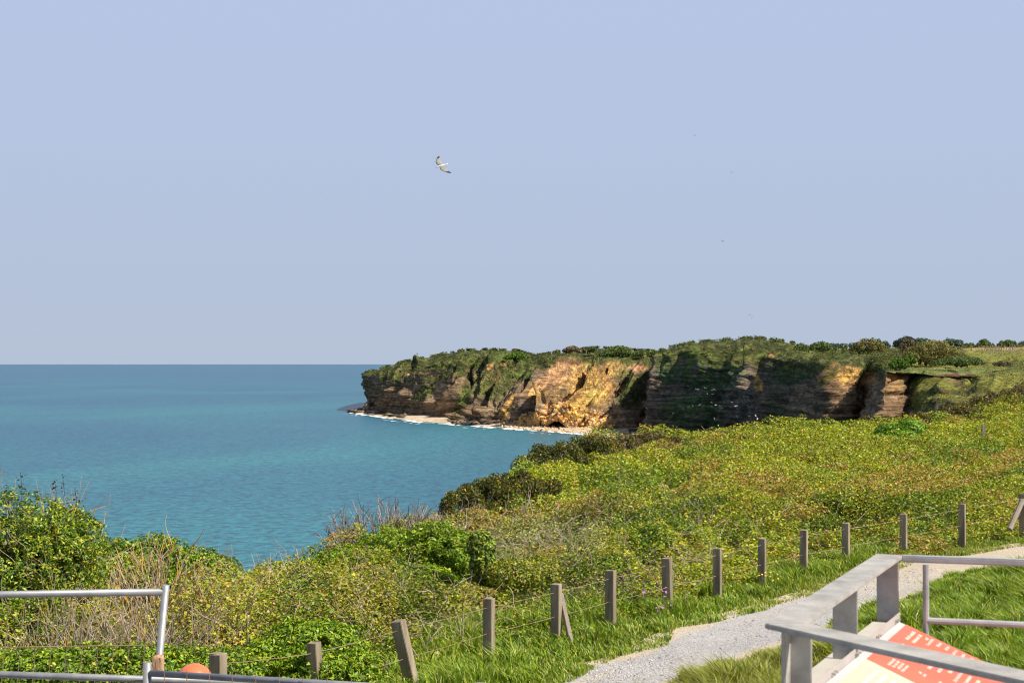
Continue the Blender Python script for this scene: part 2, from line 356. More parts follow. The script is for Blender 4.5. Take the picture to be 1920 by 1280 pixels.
def cliff_sheet(name, ST_, nc, nr, which, extra_back):
    A = np.array([station(b, r) for b, r in ST_])              # k,6,3
    rowpos = crom(A.transpose(1, 0, 2), nr)                     # nr,k,3
    back = rowpos[-1:].copy()
    ext = []
    for s_ in extra_back:
        e_ = back[0].copy(); e_[:, 1] += s_[0]; e_[:, 0] = e_[:, 0]*(e_[:, 1]/back[0][:, 1]); e_[:, 2] += s_[1]; ext.append(e_)
    rowpos = np.concatenate([rowpos, np.array(ext)])
    S = crom(rowpos.transpose(1, 0, 2), nc)                     # nc,nr2,3
    S[:, :, 1] = np.where(np.isnan(S[:, :, 1]), 0, S[:, :, 1])
    dc = np.gradient(S, axis=0); dr = np.gradient(S, axis=1)
    n = np.cross(dc, dr); n /= np.linalg.norm(n, axis=2)[..., None] + 1e-9
    flip = np.where((n[..., 1] > 0.0) & (np.abs(n[..., 2]) < 0.6) | (n[..., 2] < -0.3), -1, 1); 
    if (n[nc//2, nr//3] @ np.array([-0.6, -0.8, 0.2])) < 0: n = -n
    px, py = proj(S)
    x, y, z = S[..., 0], S[..., 1], S[..., 2]
    rr = np.arange(S.shape[1])/float(nr-1)
    face = (1 - sstep(0.50, 0.74, rr))[None, :]*np.ones((nc, 1))
    wob = (fbm(px/30, py/30, 0, 3, 5)-0.5)
    if which == 'A':
        s = px + py*0.75 + 30*wob
        rid = 1 - np.abs(2*vnoise(s/26, py/150, 0, 3)-1); rid2 = 1 - np.abs(2*vnoise(s/11, py/70, 0, 9)-1)
        D = 10*(rid**1.5-0.4) + 5.0*(rid2-0.5) + 6*(fbm(x/16, y/22, z/12, 4, 21)-0.5)
        D = D*sstep(684, 745, px)
        for pts, wd, amp in [([(1088, 712), (1062, 745), (1040, 765)], 12, 12), ([(1120, 714), (1114, 755)], 10, 11), ([(1000, 700), (985, 725), (950, 775)], 9, 4),
                             ([(925, 690), (912, 720), (880, 765)], 8, 8), ([(880, 672), (862, 715)], 7, 7), ([(800, 700), (775, 750)], 9, 8),
                             ([(755, 730), (750, 782)], 8, 6), ([(1214, 705), (1190, 745), (1168, 775)], 12, 8),
                             ([(1050, 752), (1000, 790)], 22, 6), ([(1110, 780), (1070, 795)], 24, 4), ([(915, 780), (880, 795)], 12, 9)]:
            D = D + amp*np.exp(-(seg_d(px, py, pts)/wd)**2)
        D = D - 6*np.exp(-(seg_d(px, py, [(1100, 715), (1094, 755)])/7)**2) - 4*np.exp(-(seg_d(px, py, [(1030, 735), (1000, 770)])/10)**2)
        D = D + 6.5*(fbm((px+.8*py)/6, py/45, 0, 3, 97)-0.5)*np.clip(ell(px, py, 1085, 735, 125, 55, -10, .5), 0, 1)
        D = D - 7*np.exp(-(seg_d(px, py, [(878, 672), (885, 735)])/5)**2)
    else:
        s = px + py*0.55 + 22*wob
        D = 9*(fbm(px/55, py/160, 0, 3, 33)-0.5) + 6*(fbm(x/14, y/20, z/10, 4, 35)-0.5) + 5*(1-np.abs(2*vnoise(s/30, py/90, 0, 37)-1)-0.5)
        for pts, wd, amp in [([(1425, 665), (1420, 735)], 7, 7), ([(1560, 655), (1530, 715)], 10, 6), ([(1640, 665), (1600, 740)], 8, -7), ([(1580, 700), (1575, 820)], 22, 3), ([(1238, 670), (1222, 800)], 5, 3),
                             ([(1880, 700), (1800, 790)], 20, 4), ([(1835, 700), (1770, 745)], 7, -4), ([(1915, 705), (1890, 745)], 7, -5)]:
            D = D + amp*np.exp(-(seg_d(px, py, pts)/wd)**2)
        D = D * np.where(px > 1700, 0.6, 1.0) * (y/620.)
    rock = 1 - sstep(0.30, 0.62, n[..., 2] + 0.45*(fbm(x/25, y/25, z/14, 4, 50)-0.5))
    strata = fbm(z/1.6 + 0.08*px/10, px/90., 0, 3, 60)
    D = D + rock*4.5*(strata-0.5)*(1 if which == 'A' else 0.8)
    D = D + 5.0*(fbm(x/4, y/5, z/3, 3, 71)-0.5)*(0.6 if which == 'A' else 0.45)
    S2 = S + n*(D*face)[..., None]
    # plateau lumps
    S2[..., 2] += (1-face)*np.where(px > 1680, 1.0, 0.0)*1.6*(fbm(x/4, y/7, 0, 3, 83)-0.5)*(y < 600)
    S2[..., 2] += (1-face)*(1.6*(fbm(x/18, y/26, 0, 4, 81)-0.5))*np.where(rr > 1.0, 0.3, 1.0)[None, :]*(y/750.)
    P = S2.copy(); px, py = proj(P)
    dc = np.gradient(P, axis=0); dr = np.gradient(P, axis=1); n2 = np.cross(dc, dr); n2 /= np.linalg.norm(n2, axis=2)[..., None]+1e-9
    n2 = np.where((n2*n).sum(-1)[..., None] < 0, -n2, n2)
    x, y, z = P[..., 0], P[..., 1], P[..., 2]
    wx = 16*(fbm(px/14, py/14, 0, 4, 90)-0.5); wy = 12*(fbm(px/14, py/14, 5, 4, 91)-0.5)
    qx, qy = px+wx, py+wy
    f1 = fbm(px/7, py/5, 0, 4, 92); f2 = fbm(px/2.5, py/2.2, 0, 2, 93); f3 = fbm(px/25, py/18, 0, 3, 94)
    slope_g = sstep(0.30, 0.55, n2[..., 2] + 0.5*(f1-0.5) + 0.25*(f3-0.5))
    band = fbm(z/1.3, px/60, 0, 2, 95)
    c = np.ones(P.shape)*ROCK
    c = lay(c, DROCK, sstep(0.45, 0.6, band)*0.8); c = lay(c, np.array([0.36, 0.27, 0.18]), sstep(0.58, 0.72, band)*0.5)
    grass = GRS*(0.7+0.6*f2[..., None]); grass = lay(grass, SCR, sstep(0.42, 0.56, f1)*0.85); grass = lay(grass, BRT, sstep(0.6, 0.7, f3)*0.5)
    if which == 'A':
        green = np.maximum(slope_g*(1-sstep(712, 738, qy+0.03*(qx-700)+8*(f3-.5))*0.88), 1-sstep(0, 14, qy-(682+0.012*(px-680))))
        green = np.maximum(green, 0.9*ell(qx, qy, 795, 735, 26, 12, -35)); green = np.maximum(green, 0.95*ell(qx, qy, 870, 745, 12, 34, 25))
        green = np.maximum(green, 0.9*ell(qx, qy, 930, 720, 45, 26, -30))
        c = lay(c, np.array([0.36, 0.25, 0.155]), ell(qx, qy, 820, 745, 22, 30)*0.8 + ell(qx, qy, 850, 770, 30, 20)*0.2)
        och = np.clip(ell(qx, qy, 1036, 712, 56, 22, -40)*1.0 + ell(qx, qy, 1110, 722, 36, 46, -50)*1.0 + ell(qx, qy, 1150, 690, 22, 14)*.8 + ell(qx, qy, 1060, 765, 50, 24, -20) + ell(qx, qy, 1010, 790, 50, 14, -15)
              + ell(qx, qy, 950, 765, 9, 26, 35) + ell(qx, qy, 1195, 690, 20, 9) + ell(qx, qy, 933, 713, 3, 9, 15)*0.9 + ell(qx, qy, 917, 688, 12, 3, -50)*0.9
              + ell(qx, qy, 1110, 790, 42, 14) + ell(qx, qy, 765, 700, 4, 2) + ell(qx, qy, 945, 684, 7, 3), 0, 1)
        oc = np.ones(P.shape)*OCH; oc = lay(oc, YEL, sstep(0.45, 0.6, f3)); oc = lay(oc, PINK, np.clip(ell(qx, qy, 1040, 700, 50, 26, -38) + ell(qx, qy, 1195, 690, 24, 12), 0, 1)*0.8)
        oc = lay(oc, YEL, ell(qx, qy, 1113, 728, 22, 26)); oc = lay(oc, SOILR, sstep(0.55, 0.68, f1)*0.5); oc = lay(oc, np.array([0.22, 0.16, 0.09]), sstep(0.6, 0.7, f2)*0.5)
        och = och*(0.45+0.55*sstep(0.36, 0.50, fbm(px/5, py/9, 0, 3, 96)+0.10))
        stk = fbm((px+.8*py)/3.2, py/34, 0, 3, 98); oc = oc*(0.62+0.8*sstep(.34, .62, stk))[..., None]; oc = lay(oc, np.array([0.20, 0.12, 0.07]), sstep(.56, .68, fbm((px+.8*py)/7, py/22, 3, 3, 99))*.75)
        rockmask = 1-0.85*och; green = green*(1-och)
        gr2 = np.clip(ell(qx, qy, 1185, 735, 34, 26, -45), 0, 1)*sstep(0.30, 0.45, f1+0.2)
        green = np.maximum(green, gr2*0.95); green = np.maximum(green, ell(qx, qy, 1106, 690, 4, 10, 20)*0.8)
        c = lay(c, oc, och); c = lay(c, SOILR, ell(qx, qy, 1080, 678, 60, 4)*0.8)
        c = lay(c, grass, green)
        c = lay(c, DROCK*0.8, (sstep(783, 800, py-0.06*(px-760)))*(1-och)*0.8)
    else:
        edge = 668 + 0.02*(px-1240) + 12*(sstep(1440, 1600, px)) + 14*sstep(1600, 1700, px)
        green = np.maximum((1-sstep(-4, 12, qy-edge)), slope_g*0.85*(1-sstep(8, 30, qy-edge)))
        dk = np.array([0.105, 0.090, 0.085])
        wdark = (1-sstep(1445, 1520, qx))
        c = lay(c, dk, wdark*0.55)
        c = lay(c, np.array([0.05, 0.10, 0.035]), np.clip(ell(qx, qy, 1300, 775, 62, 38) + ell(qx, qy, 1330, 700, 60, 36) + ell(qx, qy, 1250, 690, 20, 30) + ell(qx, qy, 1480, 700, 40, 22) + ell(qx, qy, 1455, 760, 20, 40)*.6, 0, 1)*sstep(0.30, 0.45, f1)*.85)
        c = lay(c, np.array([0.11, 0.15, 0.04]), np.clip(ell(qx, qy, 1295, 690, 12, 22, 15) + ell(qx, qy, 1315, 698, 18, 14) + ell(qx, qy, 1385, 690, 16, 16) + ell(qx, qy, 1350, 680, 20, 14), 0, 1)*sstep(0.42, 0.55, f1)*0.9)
        c = lay(c, PALE*0.7, np.clip(ell(qx, qy, 1385, 735, 32, 50, 10) + ell(qx, qy, 1228, 785, 8, 16) + ell(qx, qy, 1255, 705, 8, 6), 0, 1)*sstep(0.60, 0.70, f2)*0.55)
        c = lay(c, np.array([0.25, 0.155, 0.085]), sstep(1500, 1570, qx)*(1-sstep(1690, 1710, px))*sstep(0.35, 0.55, band)*0.8)
        och = np.clip(ell(px, py, 1678, 708, 24, 10) + ell(qx, qy, 1422, 716, 6, 20, -12) + ell(qx, qy, 1600, 706, 40, 17) + ell(qx, qy, 1545, 710, 16, 6, -30) + ell(qx, qy, 1447, 668, 5, 4) + ell(qx, qy, 1668, 718, 26, 18)*sstep(0.3, 0.5, band)
              + ell(qx, qy, 1562, 690, 12, 9, -30)*0.6 + ell(qx, qy, 1770, 730, 18, 4, 15)*0.4 + ell(qx, qy, 1800, 722, 30, 6, 20)*0.35, 0, 1)
        oc = np.ones(P.shape)*OCH; oc = lay(oc, YEL, sstep(0.45, 0.6, f3)); oc = lay(oc, SOILR, sstep(0.5, 0.62, f1)*0.6); oc = lay(oc, np.array([0.10, 0.09, 0.05]), sstep(0.56, 0.66, f2)*0.7)
        oc = lay(oc, np.array([0.50, 0.30, 0.14]), ell(px, py, 1668, 718, 30, 20)*0.8)
        gside = sstep(1700, 1712, qx)
        green = np.maximum(green*(1-och), gside*(1-0.6*sstep(0.60, 0.68, f1)*(1-sstep(1830, 1880, px)))*(1-och))
        green = np.maximum(green, np.clip(ell(qx, qy, 1555, 705, 30, 5, -48) + ell(qx, qy, 1622, 695, 30, 4, -60)+ell(qx, qy, 1500, 690, 50, 14), 0, 1)*0.85)
        green = green*(1-0.85*ell(qx, qy, 1785, 704, 42, 3.5))
        c = lay(c, oc, och)
        gg = grass.copy(); gg = lay(gg, np.array([0.27, 0.27, 0.06]), gside*0.75*sstep(0.35, 0.6, f3+0.1)); gg = lay(gg, np.array([0.19, 0.24, 0.08]), ell(px, py, 1800, 696, 160, 6)*0.8)
        c = lay(c, gg, green); c = lay(c, SOILR*0.7, ell(qx, qy, 1785, 705, 42, 3)*0.8)
        c = lay(c, FIELD, sstep(1800, 1812, px)*(1-sstep(655.5, 657+0.05*np.clip(px-1870, 0, 99), py))*(np.arange(P.shape[1]) > nr*0.85)[None, :])
    if which != 'A': rockmask = 1-0.5*och
    c = c*(0.82+0.36*f2[..., None])
    ncs, nrs = P.shape[:2]; idx = np.arange(ncs*nrs).reshape(ncs, nrs)
    Fq = np.stack([idx[:-1, :-1], idx[1:, :-1], idx[1:, 1:], idx[:-1, 1:]], -1).reshape(-1, 4)
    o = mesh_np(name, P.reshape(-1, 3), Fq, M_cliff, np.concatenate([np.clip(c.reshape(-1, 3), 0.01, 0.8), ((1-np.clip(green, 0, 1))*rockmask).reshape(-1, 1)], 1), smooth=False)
    tag(o, kind='structure')
    return P, n2, (green if True else None), px, py
PA, NA, GA, pxA, pyA = cliff_sheet('cliff', G, 900, 250, 'A', [(300, -2), (2500, -10)])
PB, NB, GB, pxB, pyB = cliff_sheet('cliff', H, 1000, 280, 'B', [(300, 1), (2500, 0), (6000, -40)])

def scrub(name, P, NRM, W, PX, PY, n, smin, smax, lo=0.4, dark=None):
    w_ = np.clip((W-lo)/(1-lo), 0, 1).ravel()*(P[..., 1].ravel() < 1400)
    dc = np.linalg.norm(np.gradient(P, axis=0), axis=2)*np.linalg.norm(np.gradient(P, axis=1), axis=2)
    vis = (dc.ravel()/P[..., 1].ravel()**2)
    m_ = fbm(PX.ravel()/9, PY.ravel()/6, 0, 3, 200)
    pr = w_*vis*sstep(0.38, 0.55, m_)*(1-0.6*sstep(1690, 1720, PX.ravel())); pr /= pr.sum()
    idx = rng.choice(len(pr), n, p=pr)
    Q = P.reshape(-1, 3)[idx] + rng.normal(size=(n, 3))*0.35; Nn = NRM.reshape(-1, 3)[idx]
    m2 = m_[idx]
    Q += Nn*(rng.uniform(0, 1, (n, 1))*0.8) ; Q[:, 2] += rng.uniform(0, 0.5, n)
    cols = palette(n, [SCR*1.1, (0.085, 0.10, 0.03), (0.13, 0.16, 0.04), (0.14, 0.115, 0.06), (0.10, 0.15, 0.035)], [3, 3, 1.6, 1.3, 1.4])
    gpx_, gpy_ = PX.ravel()[idx], PY.ravel()[idx]; gul = sstep(1690, 1720, gpx_)*(rng.uniform(size=n) < .8)*(P is PB_[0] if PB_ else 0)
    cols = lay(cols, palette(n, [(0.26, 0.22, 0.05), (0.15, 0.19, 0.04), (0.24, 0.19, 0.09)], [3, 3, 1]), gul)
    return tag(leaf_mesh(name, Q, rng.uniform(smin, smax, n)*(Q[:, 1]/700.), cols, M_farleaf, up=0.55, aspect=0.9, nrm=Nn), 'low dark scrub and grass tufts covering the tops of the sea cliffs', 'scrub', kind='stuff')
scrub('scrub', PA, NA, GA, pxA, pyA, 60000, 0.5, 1.25)
PB_.append(PB)
scrub('scrub', PB, NB, GB, pxB, pyB, 90000, 0.5, 1.2)
print('cliffs done')

# ------------------------------------------------------------------ sea
m = mat('sea_water', (0.02, 0.15, 0.2), 0.35, 0, 0.32)
t = N(m, 'ShaderNodeTexCoord')
mp = N(m, 'ShaderNodeMapping'); mp.inputs['Rotation'].default_value = (0, 0, 0.35); mp.inputs['Scale'].default_value = (1/4.2, 1/3.2, 1)
L(m, t.outputs['Object'], mp.inputs[0])
n1 = N(m, 'ShaderNodeTexNoise'); n1.inputs['Scale'].default_value = 1.0; n1.inputs['Detail'].default_value = 6; n1.inputs['Roughness'].default_value = 0.62; n1.inputs['Distortion'].default_value = 0.6
L(m, mp.outputs[0], n1.inputs['Vector'])
mpb = N(m, 'ShaderNodeMapping'); mpb.inputs['Scale'].default_value = (1/260., 1/420., 1); mpb.inputs['Rotation'].default_value = (0, 0, -0.3); L(m, t.outputs['Object'], mpb.inputs[0])
nb = N(m, 'ShaderNodeTexNoise'); nb.inputs['Scale'].default_value = 1.0; nb.inputs['Detail'].default_value = 4; nb.inputs['Distortion'].default_value = 0.8; L(m, mpb.outputs[0], nb.inputs['Vector'])
r = N(m, 'ShaderNodeValToRGB'); e = r.color_ramp.elements
e[0].position = 0.33; e[0].color = (0.006, 0.085, 0.145, 1); e[1].position = 0.62; e[1].color = (0.014, 0.145, 0.182, 1)
L(m, nb.outputs['Fac'], r.inputs['Fac'])
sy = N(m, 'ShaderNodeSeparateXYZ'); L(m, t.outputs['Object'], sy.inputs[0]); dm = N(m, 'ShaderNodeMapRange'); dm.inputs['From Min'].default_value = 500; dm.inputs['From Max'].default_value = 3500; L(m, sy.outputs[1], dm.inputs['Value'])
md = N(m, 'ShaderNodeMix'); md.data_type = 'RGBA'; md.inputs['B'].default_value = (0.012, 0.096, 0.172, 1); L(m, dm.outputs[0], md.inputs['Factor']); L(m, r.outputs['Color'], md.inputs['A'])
r2 = N(m, 'ShaderNodeValToRGB'); e = r2.color_ramp.elements
e[0].position = 0.40; e[0].color = (0.35, 0.48, 0.55, 1); e[1].position = 0.60; e[1].color = (1.6, 1.45, 1.4, 1)
mp3 = N(m, 'ShaderNodeMapping'); mp3.inputs['Scale'].default_value = (1/1.5, 1/1.7, 1); L(m, t.outputs['Object'], mp3.inputs[0])
n3 = N(m, 'ShaderNodeTexNoise'); n3.inputs['Scale'].default_value = 1.0; n3.inputs['Detail'].default_value = 3; L(m, mp3.outputs[0], n3.inputs['Vector'])
av = N(m, 'ShaderNodeMath'); av.operation = 'MULTIPLY_ADD'; av.inputs[1].default_value = 0.5; L(m, n3.outputs['Fac'], av.inputs[0])
av2 = N(m, 'ShaderNodeMath'); av2.operation = 'MULTIPLY'; av2.inputs[1].default_value = 0.5; L(m, n1.outputs['Fac'], av2.inputs[0]); L(m, av2.outputs[0], av.inputs[2]); L(m, av.outputs[0], r2.inputs['Fac'])
mu = N(m, 'ShaderNodeMix'); mu.data_type = 'RGBA'; mu.blend_type = 'MULTIPLY'; mu.inputs['Factor'].default_value = 1.0
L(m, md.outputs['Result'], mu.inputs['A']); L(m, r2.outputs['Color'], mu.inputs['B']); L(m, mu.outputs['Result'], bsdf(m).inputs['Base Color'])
bp = N(m, 'ShaderNodeBump'); bp.inputs['Strength'].default_value = 0.55; bp.inputs['Distance'].default_value = 0.9
L(m, n1.outputs['Fac'], bp.inputs['Height']); L(m, bp.outputs[0], bsdf(m).inputs['Normal'])
xs = np.linspace(-30000, 30000, 13); ys = np.array([-3000, 0, 400, 900, 2000, 5000, 12000, 30000.])
V = np.array([(a, b, SEA) for a in xs for b in ys]); k = len(ys)
Fq = np.array([(i*k+j, (i+1)*k+j, (i+1)*k+j+1, i*k+j+1) for i in range(len(xs)-1) for j in range(k-1)])
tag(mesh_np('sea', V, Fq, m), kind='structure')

# beach along the foot of the headland, with surf in front
def strip(name, front, back_, zf, zb, n, m, seed, amp, cross=10, colfn=None):
    f = np.array(front, float); b = np.array(back_, float)
    ff = crom(f, n); bb = crom(b, n); V = []
    for j in range(cross):
        t_ = j/(cross-1.0); q = ff*(1-t_) + bb*t_
        V.append(np.stack([q[:, 0], q[:, 1], np.full(n, zf + (zb-zf)*t_)], -1))
    V = np.array(V); x, y = V[..., 0], V[..., 1]
    nn = fbm(x/6, y/6, 0, 3, seed)-0.5
    V[..., 2] += amp*nn*np.linspace(0, 1, cross)[:, None]
    V[0, :, 1] += 3.5*(fbm(x[0]/9, y[0]/9, 0, 3, seed+3)-0.5)
    idx = np.arange(cross*n).reshape(cross, n)
    Fq = np.stack([idx[:-1, :-1], idx[:-1, 1:], idx[1:, 1:], idx[1:, :-1]], -1).reshape(-1, 4)
    return mesh_np(name, V.reshape(-1, 3), Fq, m)
def sp_(px, py):                    # point of the water plane seen at a pixel of the survey photograph
    v = at(px, py, 100.0); k_ = SEA/v.z; return (v.x*k_, 100.0*k_)
M_beach = noise_mat('beach_shingle', [(0.16, 0.12, 0.08), (0.50, 0.40, 0.28), (0.66, 0.54, 0.40)], 0.35, 8, 0.9)
sh = [(656, 773.5), (690, 778), (730, 784), (780, 790), (840, 795), (900, 799), (950, 803), (1000, 807), (1050, 810), (1100, 814), (1150, 817), (1186, 817), (1215, 818), (1245, 822)]
bk = [(672, 770), (700, 773), (740, 777), (790, 780), (840, 783), (900, 787), (950, 790), (1000, 793), (1050, 796), (1100, 798), (1150, 800), (1190, 803), (1220, 806), (1250, 810)]
tag(strip('beach', [sp_(*p) for p in sh], [sp_(p[0], p[1]) for p in bk], SEA-0.25, SEA+2.2, 420, M_beach, 301, 1.2), kind='structure')
# surf: white broken strips
M_foam = noise_mat('surf_foam', [(0.45, 0.5, 0.5), (0.75, 0.77, 0.77), (0.85, 0.86, 0.86)], 0.8, 5, 0.8)
V = []; Fs = []; q = crom(np.array([sp_(a, b+0.2) for a, b in sh]), 900)
n_ = 0
for lay_, (off, wd) in enumerate(((0.0, 7.0), (24.0, 3.0))):
    row = []
    for i in range(900):
        wv = vnoise(i/7., 0, 0, 400+lay_*5); wv2 = vnoise(i/23., 3, 0, 401+lay_*5); fine = vnoise(i/2.1, 5, 0, 406)
        ww = wd*max(0.0, (wv*0.9+wv2*0.7)-(0.45 if lay_ == 0 else 0.85))*(1.0+1.2*fine); o_ = off + 6*float(vnoise(i/11., 9, 0, 402)) - 2
        row.append((q[i][0], q[i][1]-o_-float(ww), q[i][1]-o_+float(ww)*.8, float(ww)))
    zf = SEA + 0.06 + 0.05*lay_
    for a, b in zip(row[:-1], row[1:]):
        if a[3] < 0.2 or b[3] < 0.2: continue
        V += [(a[0], a[1], zf), (b[0], b[1], zf), (b[0], b[2], zf), (a[0], a[2], zf)]; Fs.append((n_, n_+1, n_+2, n_+3)); n_ += 4
tag(mesh_np('surf', np.array(V), np.array(Fs), M_foam), 'white surf breaking along the foot of the cliffs', 'surf', kind='stuff')

# rubble and rock shelf
def rocks(name, spots, m, label, cat):
    V = []; Fs = []; Cc = []; n_ = 0
    ico = bmesh.new(); bmesh.ops.create_icosphere(ico, subdivisions=1, radius=1); iv = np.array([v.co[:] for v in ico.verts]); if_ = np.array([[v.index for v in f.verts] for f in ico.faces]); ico.free()
    for (p, s_, c_) in spots:
        q = iv*(1+0.5*rng.normal(size=(len(iv), 1)).clip(-1, 1))*np.array(s_)*rng.uniform(0.7, 1.2, 3)
        a = rng.uniform(0, 6.28); R = np.array([[math.cos(a), -math.sin(a), 0], [math.sin(a), math.cos(a), 0], [0, 0, 1]])
        V.append(q@R.T + np.array(p)); Fs.append(if_+n_); n_ += len(iv); Cc.append(np.repeat(np.array(c_)[None], len(iv), 0))
    return tag(mesh_np(name, np.concatenate(V), np.concatenate(Fs), m, np.concatenate(Cc)), label, cat, kind='stuff')
M_rock = attr_mat('rubble_rock', 0.9, 0.1)
spots = []
fp = PA.reshape(-1, 3); fpx = pxA.ravel(); fpy = pyA.ravel(); nzA = NA.reshape(-1, 3)[:, 2]
def cliff_pts(poly_fn, n):
    w_ = poly_fn(fpx, fpy)*(fp[:, 2] > SEA)*(fp[:, 1] < 900); w_ = w_/w_.sum(); return fp[rng.choice(len(w_), n, p=w_)]
for p in cliff_pts(lambda a, b: ell(a, b, 1020, 786, 62, 18, -18), 1700):
    s_ = 0.35+1.2*rng.uniform()**2.5; spots.append((p + np.array([0, -rng.uniform(0, 1), 0.2]), (s_, s_, s_*0.8), palette(1, [OCH, YEL, PINK, (0.3, 0.22, 0.12)], [3, 2, 2, 1])[0]))
for p in cliff_pts(lambda a, b: ell(a, b, 1115, 785, 30, 14, 0) + 0.6*ell(a, b, 1080, 800, 60, 8, 0), 900):
    s_ = 0.3+0.9*rng.uniform()**2.5; spots.append((p, (s_, s_, s_*0.8), palette(1, [OCH, YEL, (0.6, 0.46, 0.3)], [3, 2, 2])[0]))
for i in range(650):
    u = rng.uniform(0.0, 1.0); px = 930 + 300*u; j = np.interp(px, [a for a, b in sh], [b for a, b in sh]); k_ = np.interp(px, [a for a, b in bk], [b for a, b in bk])
    t_ = rng.uniform(0.0, 1.0); X, Yv = sp_(px, j*(1-t_)+k_*t_); s_ = rng.uniform(0.2, 0.55)*(1 if px > 1060 else 2.0)
    spots.append(((X, Yv, SEA-0.1+2.2*t_), (s_, s_, s_*0.7), palette(1, [(0.6, 0.46, 0.3), OCH, (0.25, 0.2, 0.14), (0.62, 0.52, 0.4)], [3, 2, 1, 2])[0]))
rocks('rubble', spots, M_rock, 'ochre boulders fallen from the slip onto the beach', 'rubble')
spots = []
for i in range(420):
    g_ = rng.uniform()
    if g_ < 0.35: px = rng.uniform(655, 760); py = np.interp(px, [655, 690, 760], [771.5, 772.5, 779]) + rng.uniform(0, 1)*np.interp(px, [655, 760], [1.5, 6])
    elif g_ < 0.8: px = rng.uniform(850, 940); py = rng.uniform(787, 797)
    else: px = rng.uniform(1185, 1260); py = rng.uniform(810, 822)
    X, Yv = sp_(px, py); s_ = rng.uniform(0.6, 2.2)
    spots.append(((X, Yv, SEA+rng.uniform(0, 1.2)), (s_*1.5, s_*1.5, s_*0.6), palette(1, [(0.06, 0.05, 0.04), (0.12, 0.09, 0.065), (0.25, 0.19, 0.12)], [3, 2, 1])[0]))
for i in range(160):   # the stack at the tip of the headland
    px = rng.uniform(680, 712); top = np.interp(px, [680, 690, 703, 712], [768, 758, 749, 760]); py_ = rng.uniform(top, 776); s_ = rng.uniform(1.0, 2.6)
    p = at(px, py_, 940 + rng.uniform(0, 25)); spots.append((p, (s_, s_, s_), palette(1, [(0.10, 0.08, 0.06), (0.20, 0.14, 0.10), (0.3, 0.2, 0.15)], [3, 2, 1])[0]))
rocks('rock_shelf', spots, M_rock, 'dark wave washed rocks at the foot of the headland', 'rocks')
print('sea done')

# ------------------------------------------------------------------ near ground, path
FP = [(407, 1224, 10.8, 0, 0), (586, 1204, 11.6, 8, 0), (744, 1163, 12.5, 24, 0), (915, 1121, 13.8, 0, 0), (1041, 1094, 14.7, 0, 0), (1143, 1069, 15.5, 0, 0),
      (1248, 1046, 16.4, 2, 0), (1343, 1027, 17.4, 0, 0), (1427, 1009, 18.4, 0, 0), (1505, 993, 19.4, 0, 0), (1584, 980, 20.3, 0, 0), (1692, 963, 21.3, 0, 0), (1802, 944, 22.3, 0, 0), (1915, 925, 23.3, 0, 0), (2040, 905, 24.4, 0, 0)]
FXY = np.array([[(p[0]-960)/F*p[2], p[2]] for p in FP])
FXYe = np.vstack([[FXY[0] - (FXY[1]-FXY[0])*8], FXY, [FXY[-1] + (FXY[-1]-FXY[-2])*12]])
GZ0 = -2.9
def gpx(px, py, z=GZ0):
    v = at(px, py, 1.0); Y = z/v.z; return (v.x*Y, Y)
PL = [gpx(*p) for p in [(905, 1345), (1040, 1282), (1090, 1254), (1190, 1226), (1260, 1193), (1340, 1165), (1450, 1134), (1520, 1111), (1600, 1086), (1690, 1062), (1780, 1042), (1850, 1032), (1920, 1022), (2050, 1005), (2400, 975)]]
PR = [gpx(*p) for p in [(1090, 1345), (1250, 1284), (1360, 1243), (1440, 1218), (1520, 1195), (1575, 1172), (1650, 1142), (1700, 1122), (1750, 1105), (1800, 1084), (1855, 1066), (1920, 1052), (2000, 1040), (2150, 1020), (2500, 985)]]
PL = [(PL[0][0]-3.4, PL[0][1]-5), (PL[0][0]-1.4, PL[0][1]-2)] + PL; PR = [(PR[0][0]-3.0, PR[0][1]-6), (PR[0][0]-1.2, PR[0][1]-2.4)] + PR
PLn, PRn = np.array(PL), np.array(PR); PC = (PLn+PRn)/2; PWd = np.linalg.norm(PLn-PRn, axis=1)/2
def poly_dist(x, y, pts):
    """signed distance (left of the line positive), and parameter"""
    best = np.full(np.shape(x), 1e9); sg = np.zeros(np.shape(x)); par = np.zeros(np.shape(x))
    for i in range(len(pts)-1):
        (x0, y0), (x1, y1) = pts[i], pts[i+1]; dx, dy = x1-x0, y1-y0
        t_ = np.clip(((x-x0)*dx+(y-y0)*dy)/(dx*dx+dy*dy), 0, 1); d = np.hypot(x-x0-t_*dx, y-y0-t_*dy)
        cr = dx*(y-y0)-dy*(x-x0); mk = d < best
        best = np.where(mk, d, best); sg = np.where(mk, np.sign(cr), sg); par = np.where(mk, i+t_, par)
    return best*sg, par
def path_in(x, y):
    d, p = poly_dist(x, y, PC); wd = np.interp(p, np.arange(len(PWd)), PWd); return np.abs(d) - wd      # <0 inside
def fence_side(x, y): return poly_dist(x, y, FXYe)[0]                                        # >0 seaward
EPX = np.array([-400, 0, 300, 440, 600, 700, 820, 960, 1000, 1100, 1200, 1400, 1600, 1700, 1800, 1850, 1900, 2200, 2600])
EY = np.array([15, 16.5, 17.5, 18.3, 19.5, 21, 25, 32, 36.5, 44, 48, 54, 55, 57, 61, 67, 74, 90, 110.])
def edgeY(x, y): return np.interp(960 + F*x/np.maximum(y, 4.0), EPX, EY)
